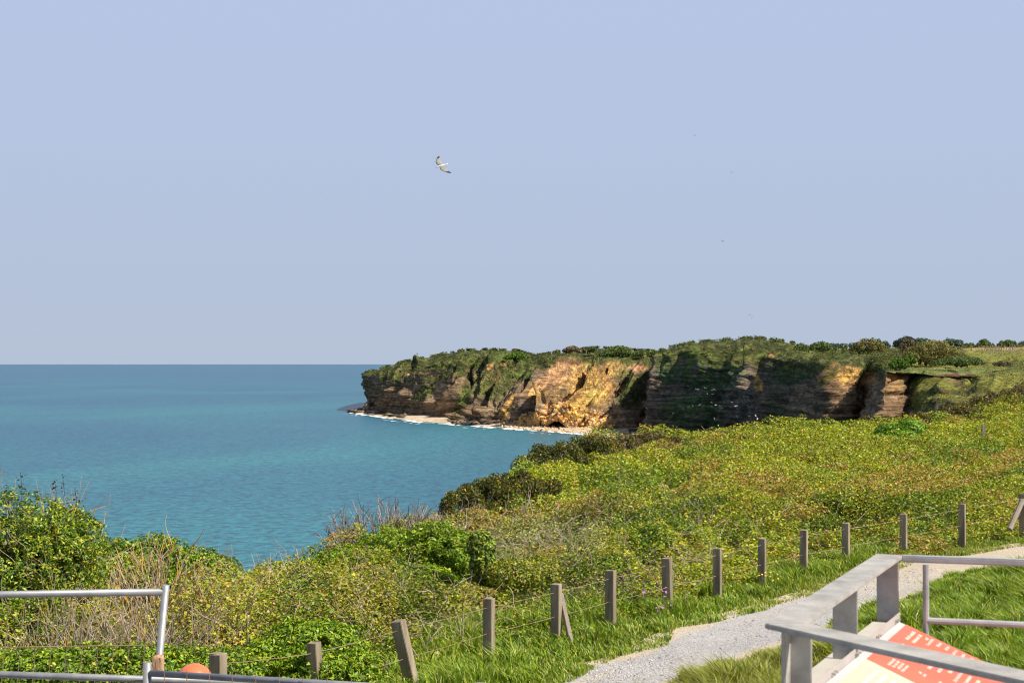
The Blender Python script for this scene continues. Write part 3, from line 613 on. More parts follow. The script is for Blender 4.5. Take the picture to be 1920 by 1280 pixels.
def gz(x, y):
    x = np.asarray(x, float); y = np.asarray(y, float)
    fs = fence_side(x, y)
    z = GZ0 + 0.35*(fbm(x/7, y/7, 0, 3, 500)-0.5)*sstep(0.3, 3, fs)
    z = z + 0.7*sstep(45, 78, y)*sstep(0.26, 0.36, x/np.maximum(y, 1))
    e_ = edgeY(x, y); d = y-e_
    z = z - np.clip(d+0.8, 0, 1.6)*0.45*(d > -0.8) - np.clip(d-0.8, 0, 60)*1.3
    return np.maximum(z, SEA-3)
gx = np.concatenate([np.arange(-60, -12, 2.0), np.arange(-12, 16, 0.2), np.arange(16, 60, 1.0)]); gy = np.concatenate([np.arange(-40, 6, 2.0), np.arange(6, 32, 0.2), np.arange(32, 80, 0.7), np.arange(80, 170, 3.0)])
X, Yg = np.meshgrid(gx, gy, indexing='ij'); Z = gz(X, Yg)
pin = path_in(X, Yg); Z = Z - 0.03*(1-sstep(-0.15, 0.05, pin))
idx = np.arange(X.size).reshape(X.shape)
tag(mesh_np('ground', np.stack([X, Yg, Z], -1).reshape(-1, 3), np.stack([idx[:-1, :-1], idx[1:, :-1], idx[1:, 1:], idx[:-1, 1:]], -1).reshape(-1, 4), M_soil, smooth=True), kind='structure')

# path: gravel with sandy margins, real sheet following the ground
m = mat('path_gravel', (0.5, 0.5, 0.5), 0.95, 0, 0.2)
a = N(m, 'ShaderNodeAttribute'); a.attribute_name = 'Col'
t = N(m, 'ShaderNodeTexCoord'); vo = N(m, 'ShaderNodeTexVoronoi'); vo.inputs['Scale'].default_value = 115; L(m, t.outputs['Object'], vo.inputs['Vector'])
r = N(m, 'ShaderNodeValToRGB'); e = r.color_ramp.elements; e[0].position = 0.0; e[0].color = (0.36, 0.36, 0.39, 1); e[1].position = 1.0; e[1].color = (1.15, 1.15, 1.15, 1)
e2 = e.new(0.35); e2.color = (0.85, 0.86, 0.88, 1)
sx = N(m, 'ShaderNodeSeparateColor'); L(m, vo.outputs['Color'], sx.inputs[0]); L(m, sx.outputs[0], r.inputs['Fac'])
mu = N(m, 'ShaderNodeMix'); mu.data_type = 'RGBA'; mu.blend_type = 'MULTIPLY'; L(m, a.outputs['Color'], mu.inputs['A']); L(m, r.outputs['Color'], mu.inputs['B'])
L(m, a.outputs['Alpha'], mu.inputs['Factor']); mu.inputs['Factor'].default_value = 1
mu.inputs['Factor'].default_value = 0.9
for l_ in list(m.node_tree.links):
    if l_.to_socket == mu.inputs['Factor']: m.node_tree.links.remove(l_)
L(m, mu.outputs['Result'], bsdf(m).inputs['Base Color'])
bp = N(m, 'ShaderNodeBump'); bp.inputs['Strength'].default_value = 0.8; bp.inputs['Distance'].default_value = 0.008; L(m, vo.outputs['Distance'], bp.inputs['Height']); L(m, bp.outputs[0], bsdf(m).inputs['Normal'])
nl, nw = 500, 60
Lc = crom(PLn, nl); Rc = crom(PRn, nl); tt = np.linspace(-0.20, 1.20, nw)[None, :, None]
Q = Lc[:, None]*(1-tt) + Rc[:, None]*tt
zz = gz(Q[..., 0], Q[..., 1]) + 0.012 + 0.03*(fbm(Q[..., 0]/0.6, Q[..., 1]/0.6, 0, 3, 510)-0.5)
edge_d = np.minimum(tt[..., 0], 1-tt[..., 0])*np.ones((nl, 1))
zz -= 0.04*(1-sstep(-0.20, -0.15, edge_d)); zz[:, 0] -= 0.05; zz[:, -1] -= 0.05
nz = fbm(Q[..., 0]/0.5, Q[..., 1]/0.5, 0, 4, 511)
sand = 1 - sstep(0.01, 0.16, edge_d + 0.22*(nz-0.5)); far = sstep(16.5, 20, Q[..., 1])*0.85
tread = 0.55*np.exp(-((tt[..., 0]-0.25-0.1*(nz-0.5))/0.09)**2)*sstep(0.45, 0.6, fbm(Q[..., 0]/2, Q[..., 1]/2, 0, 2, 512))
cc = np.ones(Q.shape[:2]+(3,))*np.array([0.43, 0.42, 0.425]); cc = lay(cc, np.array([0.56, 0.475, 0.36]), np.clip(sand+far+tread, 0, 1)); cc *= (0.85+0.3*nz[..., None])
idx = np.arange(nl*nw).reshape(nl, nw)
o = mesh_np('path', np.concatenate([Q, zz[..., None]], -1).reshape(-1, 3), np.stack([idx[:-1, :-1], idx[:-1, 1:], idx[1:, 1:], idx[1:, :-1]], -1).reshape(-1, 4), m, cc.reshape(-1, 3), smooth=True)
tag(o, kind='structure')
# loose stones on the path
n_ = 26000; i_ = rng.integers(0, nl, n_); t_ = rng.uniform(0.03, 0.97, n_)
keep = (Lc[i_, 1] > 11) & (Lc[i_, 1] < 20.5) & (np.minimum(t_, 1-t_) > 0.10+0.08*rng.normal(size=n_)) & (rng.uniform(size=n_) < .6); i_ = i_[keep]; t_ = t_[keep]; n_ = len(i_)
p2 = Lc[i_]*(1-t_[:, None]) + Rc[i_]*t_[:, None] + rng.normal(size=(n_, 2))*0.03
pz = gz(p2[:, 0], p2[:, 1]) + 0.016
sz = rng.uniform(0.003, 0.009, n_)*rng.choice([1, 1.5], n_, p=[.85, .15]); base = np.array([(1, 0, 0), (0, 1, 0), (-1, 0, 0), (0, -1, 0), (0, 0, .8)], float)
V = base[None]*sz[:, None, None]*rng.uniform(0.6, 1.3, (n_, 5, 1)); ang = rng.uniform(0, 6.28, n_); ca, sa = np.cos(ang)[:, None], np.sin(ang)[:, None]
V = np.stack([V[..., 0]*ca - V[..., 1]*sa, V[..., 0]*sa + V[..., 1]*ca, V[..., 2]], -1) + np.concatenate([p2, pz[:, None]], 1)[:, None]
Ft = (np.array([(0, 1, 4), (1, 2, 4), (2, 3, 4), (3, 0, 4)])[None] + 5*np.arange(n_)[:, None, None]).reshape(-1, 3)
tag(mesh_np('gravel', V.reshape(-1, 3), Ft, M_rock, np.repeat(palette(n_, [(0.44, 0.43, 0.42), (0.24, 0.24, 0.26), (0.10, 0.105, 0.125), (0.56, 0.53, 0.48)], [4, 3, 1.2, 2]), 5, 0)), 'loose grey chippings strewn over the footpath', 'gravel', kind='stuff')
print('ground done')

# ------------------------------------------------------------------ bramble cover
def canopy(x, y, fs):
    dome = np.sqrt(np.abs(2*vnoise(x/1.3+.3*fbm(x, y, 0, 2, 605), y/1.9, 0, 604)-1))
    h = 0.02 + 0.42*dome + 0.45*fbm(x/2.4, y/2.8, 0, 2, 600) + 0.75*(fbm(x/0.9, y/1.2, 0, 2, 601)-0.46) + 0.42*(fbm(x/0.30, y/0.4, 0, 2, 602)-0.5)
    sm = sstep(0.1, 2.2, fs)
    pxx = 960+F*x/np.maximum(y, 4.0); h = h*(1-0.5*sstep(770, 830, pxx)*(1-sstep(1020, 1150, pxx))*sstep(17.5, 19.5, y)*(1-sstep(25, 30, y)))
    ed = 1-0.55*sstep(-1.5, 1.0, y-edgeY(x, y))
    return np.maximum(h*(0.25+0.75*sm), 0.04)*ed
def sample_ground(n, y0, pxlo, pxhi, power=1.0):
    px = rng.uniform(pxlo, pxhi, n); e_ = np.interp(px, EPX, EY) + 2.0
    s = lambda Y: 0.0185 + 0.00105*Y
    # pdf ~ Y / s(Y)^2 by rejection-free table
    g_ = np.linspace(0, 1, 200); out = np.empty(n); u = rng.uniform(0, 1, n)
    Yt = np.linspace(y0, 112, 800); pdf = Yt/s(Yt)**2; cdf = np.cumsum(pdf); cdf /= cdf[-1]
    ce = np.interp(e_, Yt, cdf); out = np.interp(u*ce, cdf, Yt)
    keepp = rng.uniform(0, 1, n) < ce/ce.max()
    px, out = px[keepp], out[keepp]
    x = (px-960)/F*out; return x, out, s(out)
x, y, s = sample_ground(2300000, 9.5, -120, 2060)
fs = fence_side(x, y)
gmix = fbm(x/1.1, y/1.1, 0, 3, 620)
keep = (fs > -0.7) & ((fs > -0.6 + 0.65*sstep(-1.5, -1.0, x) + 1.1*sstep(-1.4, -.7, x)*(1-sstep(-0.1, 1.5, x)) + 1.2*(gmix-0.5)) | ((rng.uniform(size=len(x)) < 0.10) & (fs > 0)))
for (gpx, gY, grx) in [(868, 26, .45), (915, 27, .6), (965, 28, .6), (1010, 28.5, .5), (850, 25, .28), (1000, 35, .55), (1050, 36, .7), (1105, 38, .7), (1080, 34, .7), (1165, 42, .7), (1215, 44, .8), (1265, 46, .7), (1330, 49, .9), (1385, 50, 1.0), (1440, 51, .8), (1810, 62, .8), (1850, 65, .8), (1885, 68, .9), (1640, 55, .7), (1700, 57, .8)]:
    gx0 = (gpx-960)/F*gY; keep &= ~((((x-gx0)/grx)**2 + ((y-gY)/(grx*1.3+.5))**2 < 1.0) & (rng.uniform(size=len(x)) < .93))
x, y, s, fs = x[keep], y[keep], s[keep], fs[keep]; n = len(x)
top = canopy(x, y, fs); h = top*(1 - 0.85*rng.uniform(0, 1, n)**1.7)
PXs = 960 + F*x/y
z = gz(x, y) + h
pz_, pyb = proj(np.stack([x, y, z], -1))
f1 = fbm(x/3.2, y/4, 0, 3, 610); f2 = fbm(x/0.9, y/1.1, 0, 2, 611); f3 = fbm(x/6, y/8, 0, 2, 612)
Yg_ = (0.37, 0.385, 0.024); Mg = (0.17, 0.26, 0.018); Dg = (0.06, 0.10, 0.016); Br = (0.36, 0.20, 0.055); Ol = (0.27, 0.26, 0.05); Tan = (0.40, 0.31, 0.18); Gy = (0.15, 0.19, 0.07); Pu = (0.12, 0.09, 0.09); Rd = (0.27, 0.12, 0.05)
K = [palette(n, [Yg_, Mg, Dg, Br, Ol, Tan], w_) for w_ in ([5, 3.6, 1.5, 1.3, 1.6, .4], [1.4, 1.6, 1.2, 4.5, 2.4, 1.2], [0.8, 4, 3.6, 0.3, .8, 0.2])]
K.append(palette(n, [Gy, Ol, Tan, Mg], [5, 2, 2, 1])); K.append(palette(n, [Pu, Mg, Yg_, Gy, Tan], [4, 3, 2, 2, 1.0])); K.append(palette(n, [Yg_, Ol, Tan, Mg, Br], [3, 3, 2, 2, 1]))
sel = np.where(f1 > 0.545, 1, 0); sel = np.where((f2 > 0.62), 2, sel)
j = rng.uniform(-1, 1, n)
gyz = ell(pz_+30*j, pyb+14*j, 1020, 1010, 115, 48, -8) > 0.5; sel = np.where(gyz, 3, sel)
pu = (ell(pz_+30*j, pyb+10*j, 1120, 1090, 160, 34, -14) > 0.5) & (f2 > 0.42); sel = np.where(pu, 4, sel)
olz = (pz_ < 930) & (f2 < 0.6) & (pyb > 1060); sel = np.where(olz, 5, sel); sel = np.where((pz_ < 400) & (pyb > 1040) & (f1 < .56), 2, sel)
rust = (np.maximum.reduce([ell(pz_, pyb, 1400, 868, 110, 16, -4), ell(pz_, pyb, 1700, 905, 240, 34, -14), ell(pz_, pyb, 1420, 900, 60, 14), ell(pz_, pyb, 1010, 1030, 60, 10)]) > 0.45) & (f2 > .40); sel = np.where(rust, 1, sel)
grn = (np.maximum.reduce([ell(pz_, pyb, 1200, 900, 80, 18, -10), ell(pz_, pyb, 1250, 960, 120, 16, -12), ell(pz_, pyb, 1620, 960, 140, 18, -14), ell(pz_, pyb, 1800, 850, 90, 16, -10), ell(pz_, pyb, 1130, 1060, 90, 16, -14), ell(pz_, pyb, 560, 1090, 60, 20)]) > 0.45) & (f2 > .36); sel = np.where(grn, 2, sel)
gb = (ell(pz_, pyb, 1600, 838, 330, 26, -7) > 0.5) & (f2 < 0.6); sel = np.where(gb, 0, sel)
cols = np.choose(sel[:, None]*np.ones((1, 3), int), K)
# patch brightness of the leaves, uneven by broad and fine noise
cols = cols*np.array([1.2, 1.22, 1.0])*(0.50+0.55*f3[:, None]+0.4*fbm(x/.5, y/.7, 0, 2, 615)[:, None])
tag(leaf_mesh('brambles', np.stack([x, y, z], -1), s*rng.uniform(0.7, 1.35, n), cols, M_leaf, up=0.62, aspect=0.72), 'tangled bramble and nettle cover filling the clifftop behind the wire fence', 'brambles', kind='stuff')
print('bramble leaves', n)

# ------------------------------------------------------------------ grass
def blades(name, x, y, h, wd, cols, label, lean=(-0.25, 0.1)):
    n = len(x); z = gz(x, y); a = rng.uniform(0, 2*np.pi, n)
    sx_, sy_ = np.cos(a)*wd/2, np.sin(a)*wd/2
    lx = (lean[0] + rng.normal(0, 0.5, n))*h; ly = (lean[1] + rng.normal(0, 0.5, n))*h
    V = np.empty((n, 5, 3)); z0 = z-0.01
    V[:, 0] = np.stack([x-sx_, y-sy_, z0], -1); V[:, 1] = np.stack([x+sx_, y+sy_, z0], -1)
    V[:, 2] = np.stack([x+sx_*.8+lx*.35, y+sy_*.8+ly*.35, z+h*.6], -1); V[:, 3] = np.stack([x-sx_*.8+lx*.35, y-sy_*.8+ly*.35, z+h*.6], -1)
    V[:, 4] = np.stack([x+lx, y+ly, z+h*rng.uniform(0.75, 1.0, n)], -1)
    i5 = 5*np.arange(n)[:, None]
    return tag(mesh_np(name, V.reshape(-1, 3), [np.array([[0, 1, 2, 3]])+i5, np.array([[3, 2, 4]])+i5], M_grass, np.repeat(cols, 5, 0)), label, 'grass', kind='stuff')
gp = [(0.24, 0.36, 0.020), (0.12, 0.22, 0.014), (0.35, 0.42, 0.035), (0.42, 0.37, 0.12), (0.04, 0.085, 0.010)]
n = 900000; x = rng.uniform(-5, 12.5, n); y = rng.uniform(9.5, 27, n); fs = fence_side(x, y); pi_ = path_in(x, y)
g1 = fbm(x/0.9, y/0.9, 0, 3, 630); g2 = fbm(x/0.28, y/0.28, 0, 2, 631)
verge = (fs < -0.55 + 0.75*sstep(-1.5, -1.0, x) + 1.1*sstep(-1.4, -.7, x)*(1-sstep(-0.1, 1.5, x)) + 0.9*(g1-0.5)) & (pi_ > -0.16 + 0.5*(g1-0.5)) & (poly_dist(x, y, PC)[0] > 0) & (rng.uniform(size=n) < 0.95 - 0.35*sstep(0.3, 1.6, fs)) & (np.abs(x/y) < 0.40)
rest = np.clip(0.28 + 1.1*g2, 0, 1) > rng.uniform(size=n)
k1 = verge & rest
xx, yy = x[k1], y[k1]; fsk = fs[k1]; pk = pi_[k1]; gk = g1[k1]
h = (0.075 + 0.075*sstep(0.05, 0.6, pk))*(0.30+2.3*g2[k1]**2*(0.4+gk))*(1+0.35*sstep(0.0, 0.6, fsk))*rng.uniform(.6, 1.25, len(xx))
cl = palette(len(xx), gp, [4, 3, 2.5, 1.0, 1.2]); dry = (1-sstep(0.0, 0.35, pk))*(rng.uniform(size=len(xx)) < 0.5)
cl = lay(cl, np.array([0.34, 0.30, 0.07]), dry*0.7*(yy > 17)); cl = lay(cl, np.array([0.27, 0.29, 0.06]), dry*0.3)
blades('grass', xx, yy, h, rng.uniform(0.007, 0.017, len(xx)), cl, 'long bright grass on the verge between the wire fence and the gravel path'); print('verge', len(xx))
n = 700000; x = rng.uniform(0.5, 9.5, n); y = rng.uniform(9.5, 22.5, n); pi_ = path_in(x, y)
g1 = fbm(x/0.9, y/0.9, 0, 3, 640); g2 = fbm(x/0.28, y/0.28, 0, 2, 641)
k1 = (poly_dist(x, y, PC)[0] < 0) & (pi_ > -0.08+0.5*(g1-0.5)) & (np.clip(0.02+1.25*g2, 0, 1) > rng.uniform(size=n)) & (x/y < 0.40)
xx, yy = x[k1], y[k1]; h = (0.085+0.10*sstep(0, 0.8, pi_[k1]))*(0.30+2.3*g2[k1]**2*(0.4+g1[k1]))*rng.uniform(.6, 1.25, len(xx))
cl = palette(len(xx), gp, [4, 3, 2.5, 0.8, 1.2]); cl = lay(cl, np.array([0.30, 0.27, 0.06]), (1-sstep(3.0, 3.6, xx))*0.55)
blades('grass', xx, yy, h, rng.uniform(0.008, 0.018, len(xx)), cl, 'rough tufted grass on the inland side of the gravel path'); print('inland', len(xx))
# broad leaved weeds, buttercups, purple flower heads
def dots(name, spots, col, size, per, label, cat, spread=0.12, group=None):
    for (px, py, Y) in spots:
        b = at(px, py, Y)
        for i in range(per):
            p = Vector((b.x+random.gauss(0, spread), b.y+random.gauss(0, spread), b.z+random.gauss(0, 0.03))); g_ = float(gz(p.x, p.y))
            if p.z < g_+.05: p.z = g_+.12
            r_ = empty(name, (p.x, p.y, g_), label, cat, group); bm = bmesh.new()
            c_ = bm.verts.new(p-Vector((0, 0, size*.3))); n_ = 8; a_ = random.uniform(0, 6); tl = Vector((random.gauss(0, .4), random.gauss(0, .4)-.4, 1)).normalized(); s_ = tl.orthogonal().normalized(); u_ = tl.cross(s_)
            rim = [bm.verts.new(p+(s_*math.cos(a_+k*math.pi/4)+u_*math.sin(a_+k*math.pi/4))*size*(.62 if k % 2 else .5)) for k in range(n_)]
            for k in range(n_): bm.faces.new((c_, rim[k], rim[(k+1) % n_]))
            obj_bm('flower', bm, flower_mat(col), r_)
            bm = bmesh.new(); tube(bm, [(p.x, p.y, g_), (p.x+.008, p.y, (p.z+g_)/2), (p.x, p.y, p.z-size*.3)], .0022, 4); obj_bm('stem', bm, M_stem, r_)
_fm = {}
def flower_mat(col):
    if col not in _fm: _fm[col] = mat('petal', col, .5)
    return _fm[col]
M_stem = mat('green_stem', (.12, .18, .03), .6)
dots('buttercup', [(1430, 1078, 17.4), (1455, 1082, 17.3), (1445, 1072, 17.6)], (0.75, 0.50, 0.02), 0.022, 4, 'yellow buttercup in the verge at the foot of a fence post', 'wildflower', .12, 'buttercups at the fence post')
dots('buttercup', [(1733, 1128, 16.2), (1752, 1125, 16.3), (1770, 1128, 16.2)], (0.75, 0.50, 0.02), 0.020, 2, 'yellow buttercup in the inland grass beside the thin steel upright', 'wildflower', .12, 'buttercups beside the steel upright')
dots('thistle', [(1222, 1118, 16.0), (1240, 1112, 16.1), (1262, 1120, 16.0), (1255, 1135, 15.9), (1232, 1138, 15.8)], (0.28, 0.12, 0.24), 0.03, 3, 'dusty purple flower head in the grass at the foot of a fence post', 'wildflower', 0.08, 'purple flower heads in the verge')

# ------------------------------------------------------------------ dry stems across the cover
tw = Twigs()
def stem_field(n, region, lmin, lmax, zoff, col_pal, lean=0.5):
    for i in range(n):
        px, py, Y = region()
        x_ = (px-960)/F*Y; fs_ = float(fence_side(np.array(x_), np.array(Y)))
        if fs_ < 0.3: continue
        z_ = float(gz(x_, Y)) + zoff + 0.5*float(canopy(np.array(x_), np.array(Y), np.array(fs_)))
        l_ = random.uniform(lmin, lmax); a = random.uniform(0, 6.28)
        d = (math.cos(a)*lean, math.sin(a)*lean, random.uniform(0.25, 1.0))
        c_ = random.choice(col_pal); r_ = 0.0022 + 0.00013*Y
        pts = wander((x_, Y, z_), d, l_, 6, 0.22, 0.10*random.random()); tw.add(pts, r_*1.3, r_*0.7, c_)
        if random.random() < 0.5:
            j_ = random.randint(2, 4); tw.add(wander(pts[j_], (d[0]+random.gauss(0, .6), d[1]+random.gauss(0, .6), d[2]), l_*0.45, 4, 0.2), r_*0.8, r_*0.5, c_)
STM = [(0.42, 0.34, 0.25), (0.36, 0.29, 0.22), (0.52, 0.44, 0.34), (0.26, 0.20, 0.15)]
stem_field(700, lambda: (random.uniform(380, 1950), 0, random.uniform(12, 50)), 0.2, 0.6, 0.05, STM)
stem_field(420, lambda: (random.uniform(830, 1350), 0, random.uniform(17.5, 26)), 0.2, 0.65, 0.05, STM)
stem_field(260, lambda: (random.uniform(330, 900), 0, random.uniform(12.5, 17)), 0.2, 0.6, 0.05, STM)
o = tw.build('dry_stems'); tag(o, 'pale dead stalks and arching bramble canes poking out of the green cover', 'dry stems', kind='stuff')
# reeds of dead stalks at left behind the fence panel
tw = Twigs()
for i in range(620):
    px = random.triangular(-60, 470, 190); Y = random.uniform(11.2, 13.6); x_ = (px-960)/F*Y; a = random.gauss(0, 0.5)
    l_ = random.uniform(0.3, 0.85)*(1.1 if px < 350 else 0.7); fl = ((0.55, 0.28, 0.02), 0.05)
    pts = wander((x_, Y, GZ0+random.uniform(0.0, 0.25)), (math.sin(a)*1.0, random.gauss(0, .3), 1.0), l_, 6, 0.13, 0.02); tw.add(pts, 0.0065, 0.0028, random.choice(STM), flecks=fl)
    for q_ in range(random.randint(0, 2)):
        j_ = random.randint(2, 5); tw.add(wander(pts[j_], (random.gauss(0, .7), random.gauss(0, .5), 0.8), l_*0.35, 3, 0.2), 0.004, 0.002, random.choice(STM), flecks=fl)
o = tw.build('dead_stalks'); tag(o, 'dense thicket of bleached dead stalks behind the wire mesh panel at left', 'dead stalks', kind='stuff')

# ------------------------------------------------------------------ bushes
def bush(name, label, cat, lobes, nleaf, size, pal, wts, group=None, stems=12, up=0.45, aspect=0.5, shell=0.55, twcol=None, twn=0, twlen=0.3, m=None, rough=0.22, flecks=None, gap=0.36, above=0.0, sub=0):
    """lobes: (px, py, Y, rx, ry, rz) in metres about the lobe centre"""
    cs = [(at(a, b, c), rx, ry, rz) for (a, b, c, rx, ry, rz) in lobes]
    if sub:
        c2_ = []
        for c, rx, ry, rz in cs:
            for q_ in range(sub):
                v = Vector((random.gauss(0, 1), random.gauss(0, 1), random.gauss(0.25, 1))).normalized(); k_ = random.uniform(.22, .40)
                c2_.append((c+Vector((v.x*rx*.85, v.y*ry*.85, v.z*rz*.85)), rx*k_, rx*k_, rx*k_*random.uniform(.8, 1.2)))
        cs = c2_
    cx = sum(c[0].x for c in cs)/len(cs); cy = sum(c[0].y for c in cs)/len(cs)
    lowest = min(c[0].z-c[3] for c in cs)
    if cy < 100: lowest = float(gz(cx, cy))
    r_ = empty(name, (cx, cy, lowest), label, cat, group)
    vol = np.array([c[1]*c[3] + c[1]*c[2] for c in cs]); vol = vol/vol.sum(); P = []; Nn = []
    pick = rng.choice(len(cs), int(nleaf*1.7), p=vol)
    d = rng.normal(size=(len(pick), 3)); d /= np.linalg.norm(d, axis=1)[:, None]
    rad = 1 - (1-shell)*rng.uniform(0, 1, len(pick))**1.5
    cen = np.array([list(c[0]) for c in cs])[pick]; R = np.array([[c[1], c[2], c[3]] for c in cs])[pick]
    lump = 1 + rough*2*(fbm(d[:, 0]*3.1+pick*7, d[:, 1]*3.1, d[:, 2]*3.1, 3, 700)-0.5)
    P = cen + d*R*(rad*lump)[:, None]
    q = P/np.mean([c[1] for c in cs])
    keep = fbm(q[:, 0]*4.5, q[:, 1]*4.5, q[:, 2]*4.5, 2, 710) > gap
    if cy < 100: keep &= P[:, 2] > gz(P[:, 0], P[:, 1])+0.01
    P = P[keep][:nleaf]; d = d[keep][:nleaf]; n = len(P)
    pc = palette(n, pal, wts); tone = fbm(q[keep][:nleaf][:, 0]*2, q[keep][:nleaf][:, 1]*2, q[keep][:nleaf][:, 2]*2, 2, 720); pc = pc*(0.7+0.6*tone[:, None])
    leaf_mesh('foliage', P, rng.uniform(0.7, 1.3, n)*size, pc, m or M_leaf, r_, up=up, aspect=aspect, nrm=d)
    tw = Twigs(); base = (cx, cy, lowest)
    for ci_, (c, rx, ry, rz) in enumerate(cs):
        if sub and ci_ % 3: continue
        for i in range(max(1 if sub else 2, stems//len(cs))):
            tgt = np.array(c) + rng.uniform(-0.6, 0.6, 3)*np.array([rx, ry, rz]); b0 = np.array(base)+rng.uniform(-0.15, 0.15, 3)*np.array([rx, ry, 0.0])
            b0 = b0*0.5 + np.array([c.x, c.y, lowest])*0.5
            tw.add([b0, (b0+tgt)/2 + rng.normal(0, 0.08*rx, 3), tgt], size*0.22, size*0.08, twcol or (0.14, 0.11, 0.07), seg=4); tw.build('stem', r_); tw = Twigs()
    for i in range(twn):
        k_ = rng.integers(0, n); dd = d[k_]*0.8+np.array([0, 0, 0.5+above])
        tw.add(wander(P[k_]-dd*twlen*0.4, dd, twlen*random.uniform(0.5, 1.2), 5, 0.2), size*0.09, size*0.045, random.choice(STM) if not twcol else twcol, flecks=flecks)
    if twn: tag(tw.build('twigs', r_), kind='stuff')
    return r_
EG = [(0.27, 0.38, 0.022), (0.13, 0.24, 0.018), (0.055, 0.11, 0.012), (0.46, 0.45, 0.035)]
LICH = ((0.52, 0.29, 0.03), 0.3)
bush('elder_bush', 'tall rounded leafy bush rising against the sea at the left edge', 'bush',
     [(-60, 1025, 13.6, .75, .6, .58), (40, 1003, 13.4, .6, .55, .40), (118, 1006, 13.5, .38, .45, .29), (95, 1075, 13.2, .55, .5, .5), (-20, 1120, 13.0, .6, .5, .55), (150, 1050, 13.6, .30, .4, .35)],
     52000, 0.042, EG, [1.8, 3.0, 4.0, 2.2], stems=60, twn=420, twlen=0.6, flecks=LICH, gap=.48, aspect=.38, rough=.4, shell=.5)
bush('elder_bush', 'low leafy bush between the tall left bush and the lichened dead shrub', 'bush', [(215, 1060, 15.2, .38, .4, .30), (290, 1050, 15.4, .38, .4, .28), (255, 1100, 14.6, .5, .4, .3)], 16000, 0.045, EG, [3, 4, 2, 1], twn=60, twlen=.4)
bush('elder_bush', 'dark green shrub on the cliff edge right of the lichened shrub', 'bush', [(360, 1062, 16.3, .35, .4, .24), (405, 1070, 16.8, .30, .4, .18), (340, 1110, 15.6, .4, .4, .25)], 12000, 0.042, EG, [2, 4, 3, .8], twn=60, twlen=.3)
bush('elder_bush', 'wide bright green bush on the edge with bare twigs standing behind it', 'bush',
     [(655, 1060, 18.2, .42, .5, .28), (735, 1040, 18.3, .50, .5, .34), (812, 1032, 18.3, .48, .5, .36), (862, 1042, 18.0, .32, .45, .33), (600, 1085, 17.8, .30, .4, .16), (770, 1090, 17.4, .6, .4, .22), (690, 1105, 17.0, .5, .4, .14)],
     56000, 0.048, EG, [5, 4, 1.6, .9], stems=30, twn=30, rough=.35, gap=.4, aspect=.42)
bush('ivy_clump', 'ivy smothered stump of glossy rounded leaves with a drooping side', 'ivy', [(902, 1022, 17.0, .17, .18, .17), (905, 1060, 16.9, .15, .16, .24), (922, 1085, 16.8, .06, .1, .2)], 4200, 0.045, [(0.36, 0.42, 0.05), (0.10, 0.17, 0.02), (0.05, 0.09, 0.015)], [2.5, 2, 2], stems=8, aspect=0.8, shell=.8, gap=.3)
bush('elder_bush', 'bright green bush in front directly behind the three nearest fence posts', 'bush', [(560, 1215, 12.2, .34, .35, .27), (620, 1225, 12.3, .32, .35, .26), (500, 1240, 12.0, .28, .3, .2), (660, 1265, 12.0, .26, .3, .22), (585, 1265, 11.8, .4, .3, .22)],
     26000, 0.046, EG, [5, 4, 1.5, .8], stems=20, twn=10, gap=.4, aspect=.36, rough=.35)
bush('elder_bush', 'low carpet of fresh green leaves under the wire mesh panel at lower left', 'bush', [(60, 1262, 11.0, .45, .35, .20), (170, 1255, 11.0, .40, .35, .20), (265, 1258, 11.0, .36, .35, .22), (350, 1262, 11.2, .34, .3, .22), (430, 1262, 11.4, .3, .3, .2), (-40, 1262, 11.0, .4, .35, .2)],
     36000, 0.035, EG, [2.6, 3.6, 2.6, 1.2], stems=20)
bush('sapling_bush', 'fresh green bush standing out of the brambles near the far crest', 'bush', [(1668, 810, 48, .5, .6, .34), (1705, 806, 48, .55, .6, .38), (1690, 824, 47, .7, .6, .32)], 9000, 0.09, [(0.17, 0.33, 0.025), (0.08, 0.17, 0.02), (0.26, 0.38, 0.03)], [3, 2, 1.5], stems=8)
GO = [(0.085, 0.12, 0.014), (0.17, 0.20, 0.018), (0.030, 0.045, 0.010), (0.19, 0.125, 0.06), (0.75, 0.42, 0.01)]
bush('gorse_bush', 'dark gorse with yellow blossom overhanging the cliff edge beside the sea', 'gorse', [(868, 962, 26, .42, .6, .42), (915, 945, 27, .55, .6, .50), (965, 935, 28, .55, .6, .48), (1010, 930, 28.5, .5, .6, .36), (850, 985, 25, .28, .5, .2)],
     34000, 0.060, GO, [4, 1.6, 4, 1.8, .5], stems=24, sub=22, aspect=0.35, up=.3, rough=.3, twn=30, gap=.2)
bush('gorse_bush', 'bronze tipped gorse mound higher up the edge behind the blossoming gorse', 'gorse', [(995, 890, 34, .5, .7, .42), (1045, 872, 36, .75, .7, .50), (1110, 860, 38, .75, .7, .48), (1070, 900, 34, .8, .7, .40), (1130, 885, 36, .6, .7, .35)],
     32000, 0.078, GO, [4, 1.4, 4, 2.4, .25], stems=24, sub=22, aspect=0.35, up=.3, rough=.3, gap=.2)
bush('gorse_bush', 'brown withered gorse just below the beach on the horizon of brambles', 'gorse', [(1165, 850, 42, .7, .7, .42), (1215, 846, 44, .8, .7, .42), (1265, 850, 46, .7, .7, .38)], 18000, 0.10, GO, [1.5, 1, 2, 5, .1], stems=16, sub=22, aspect=0.3, up=.3, rough=.3, gap=.2)
bush('gorse_bush', 'green gorse below the dark cliff with white gulls', 'gorse', [(1330, 836, 49, .9, .7, .42), (1385, 834, 50, 1.0, .7, .45), (1440, 838, 51, .8, .7, .36)], 18000, 0.11, GO, [4, 2, 3, 1.8, .15], stems=16, sub=22, aspect=0.35, up=.3, rough=.3, gap=.2)
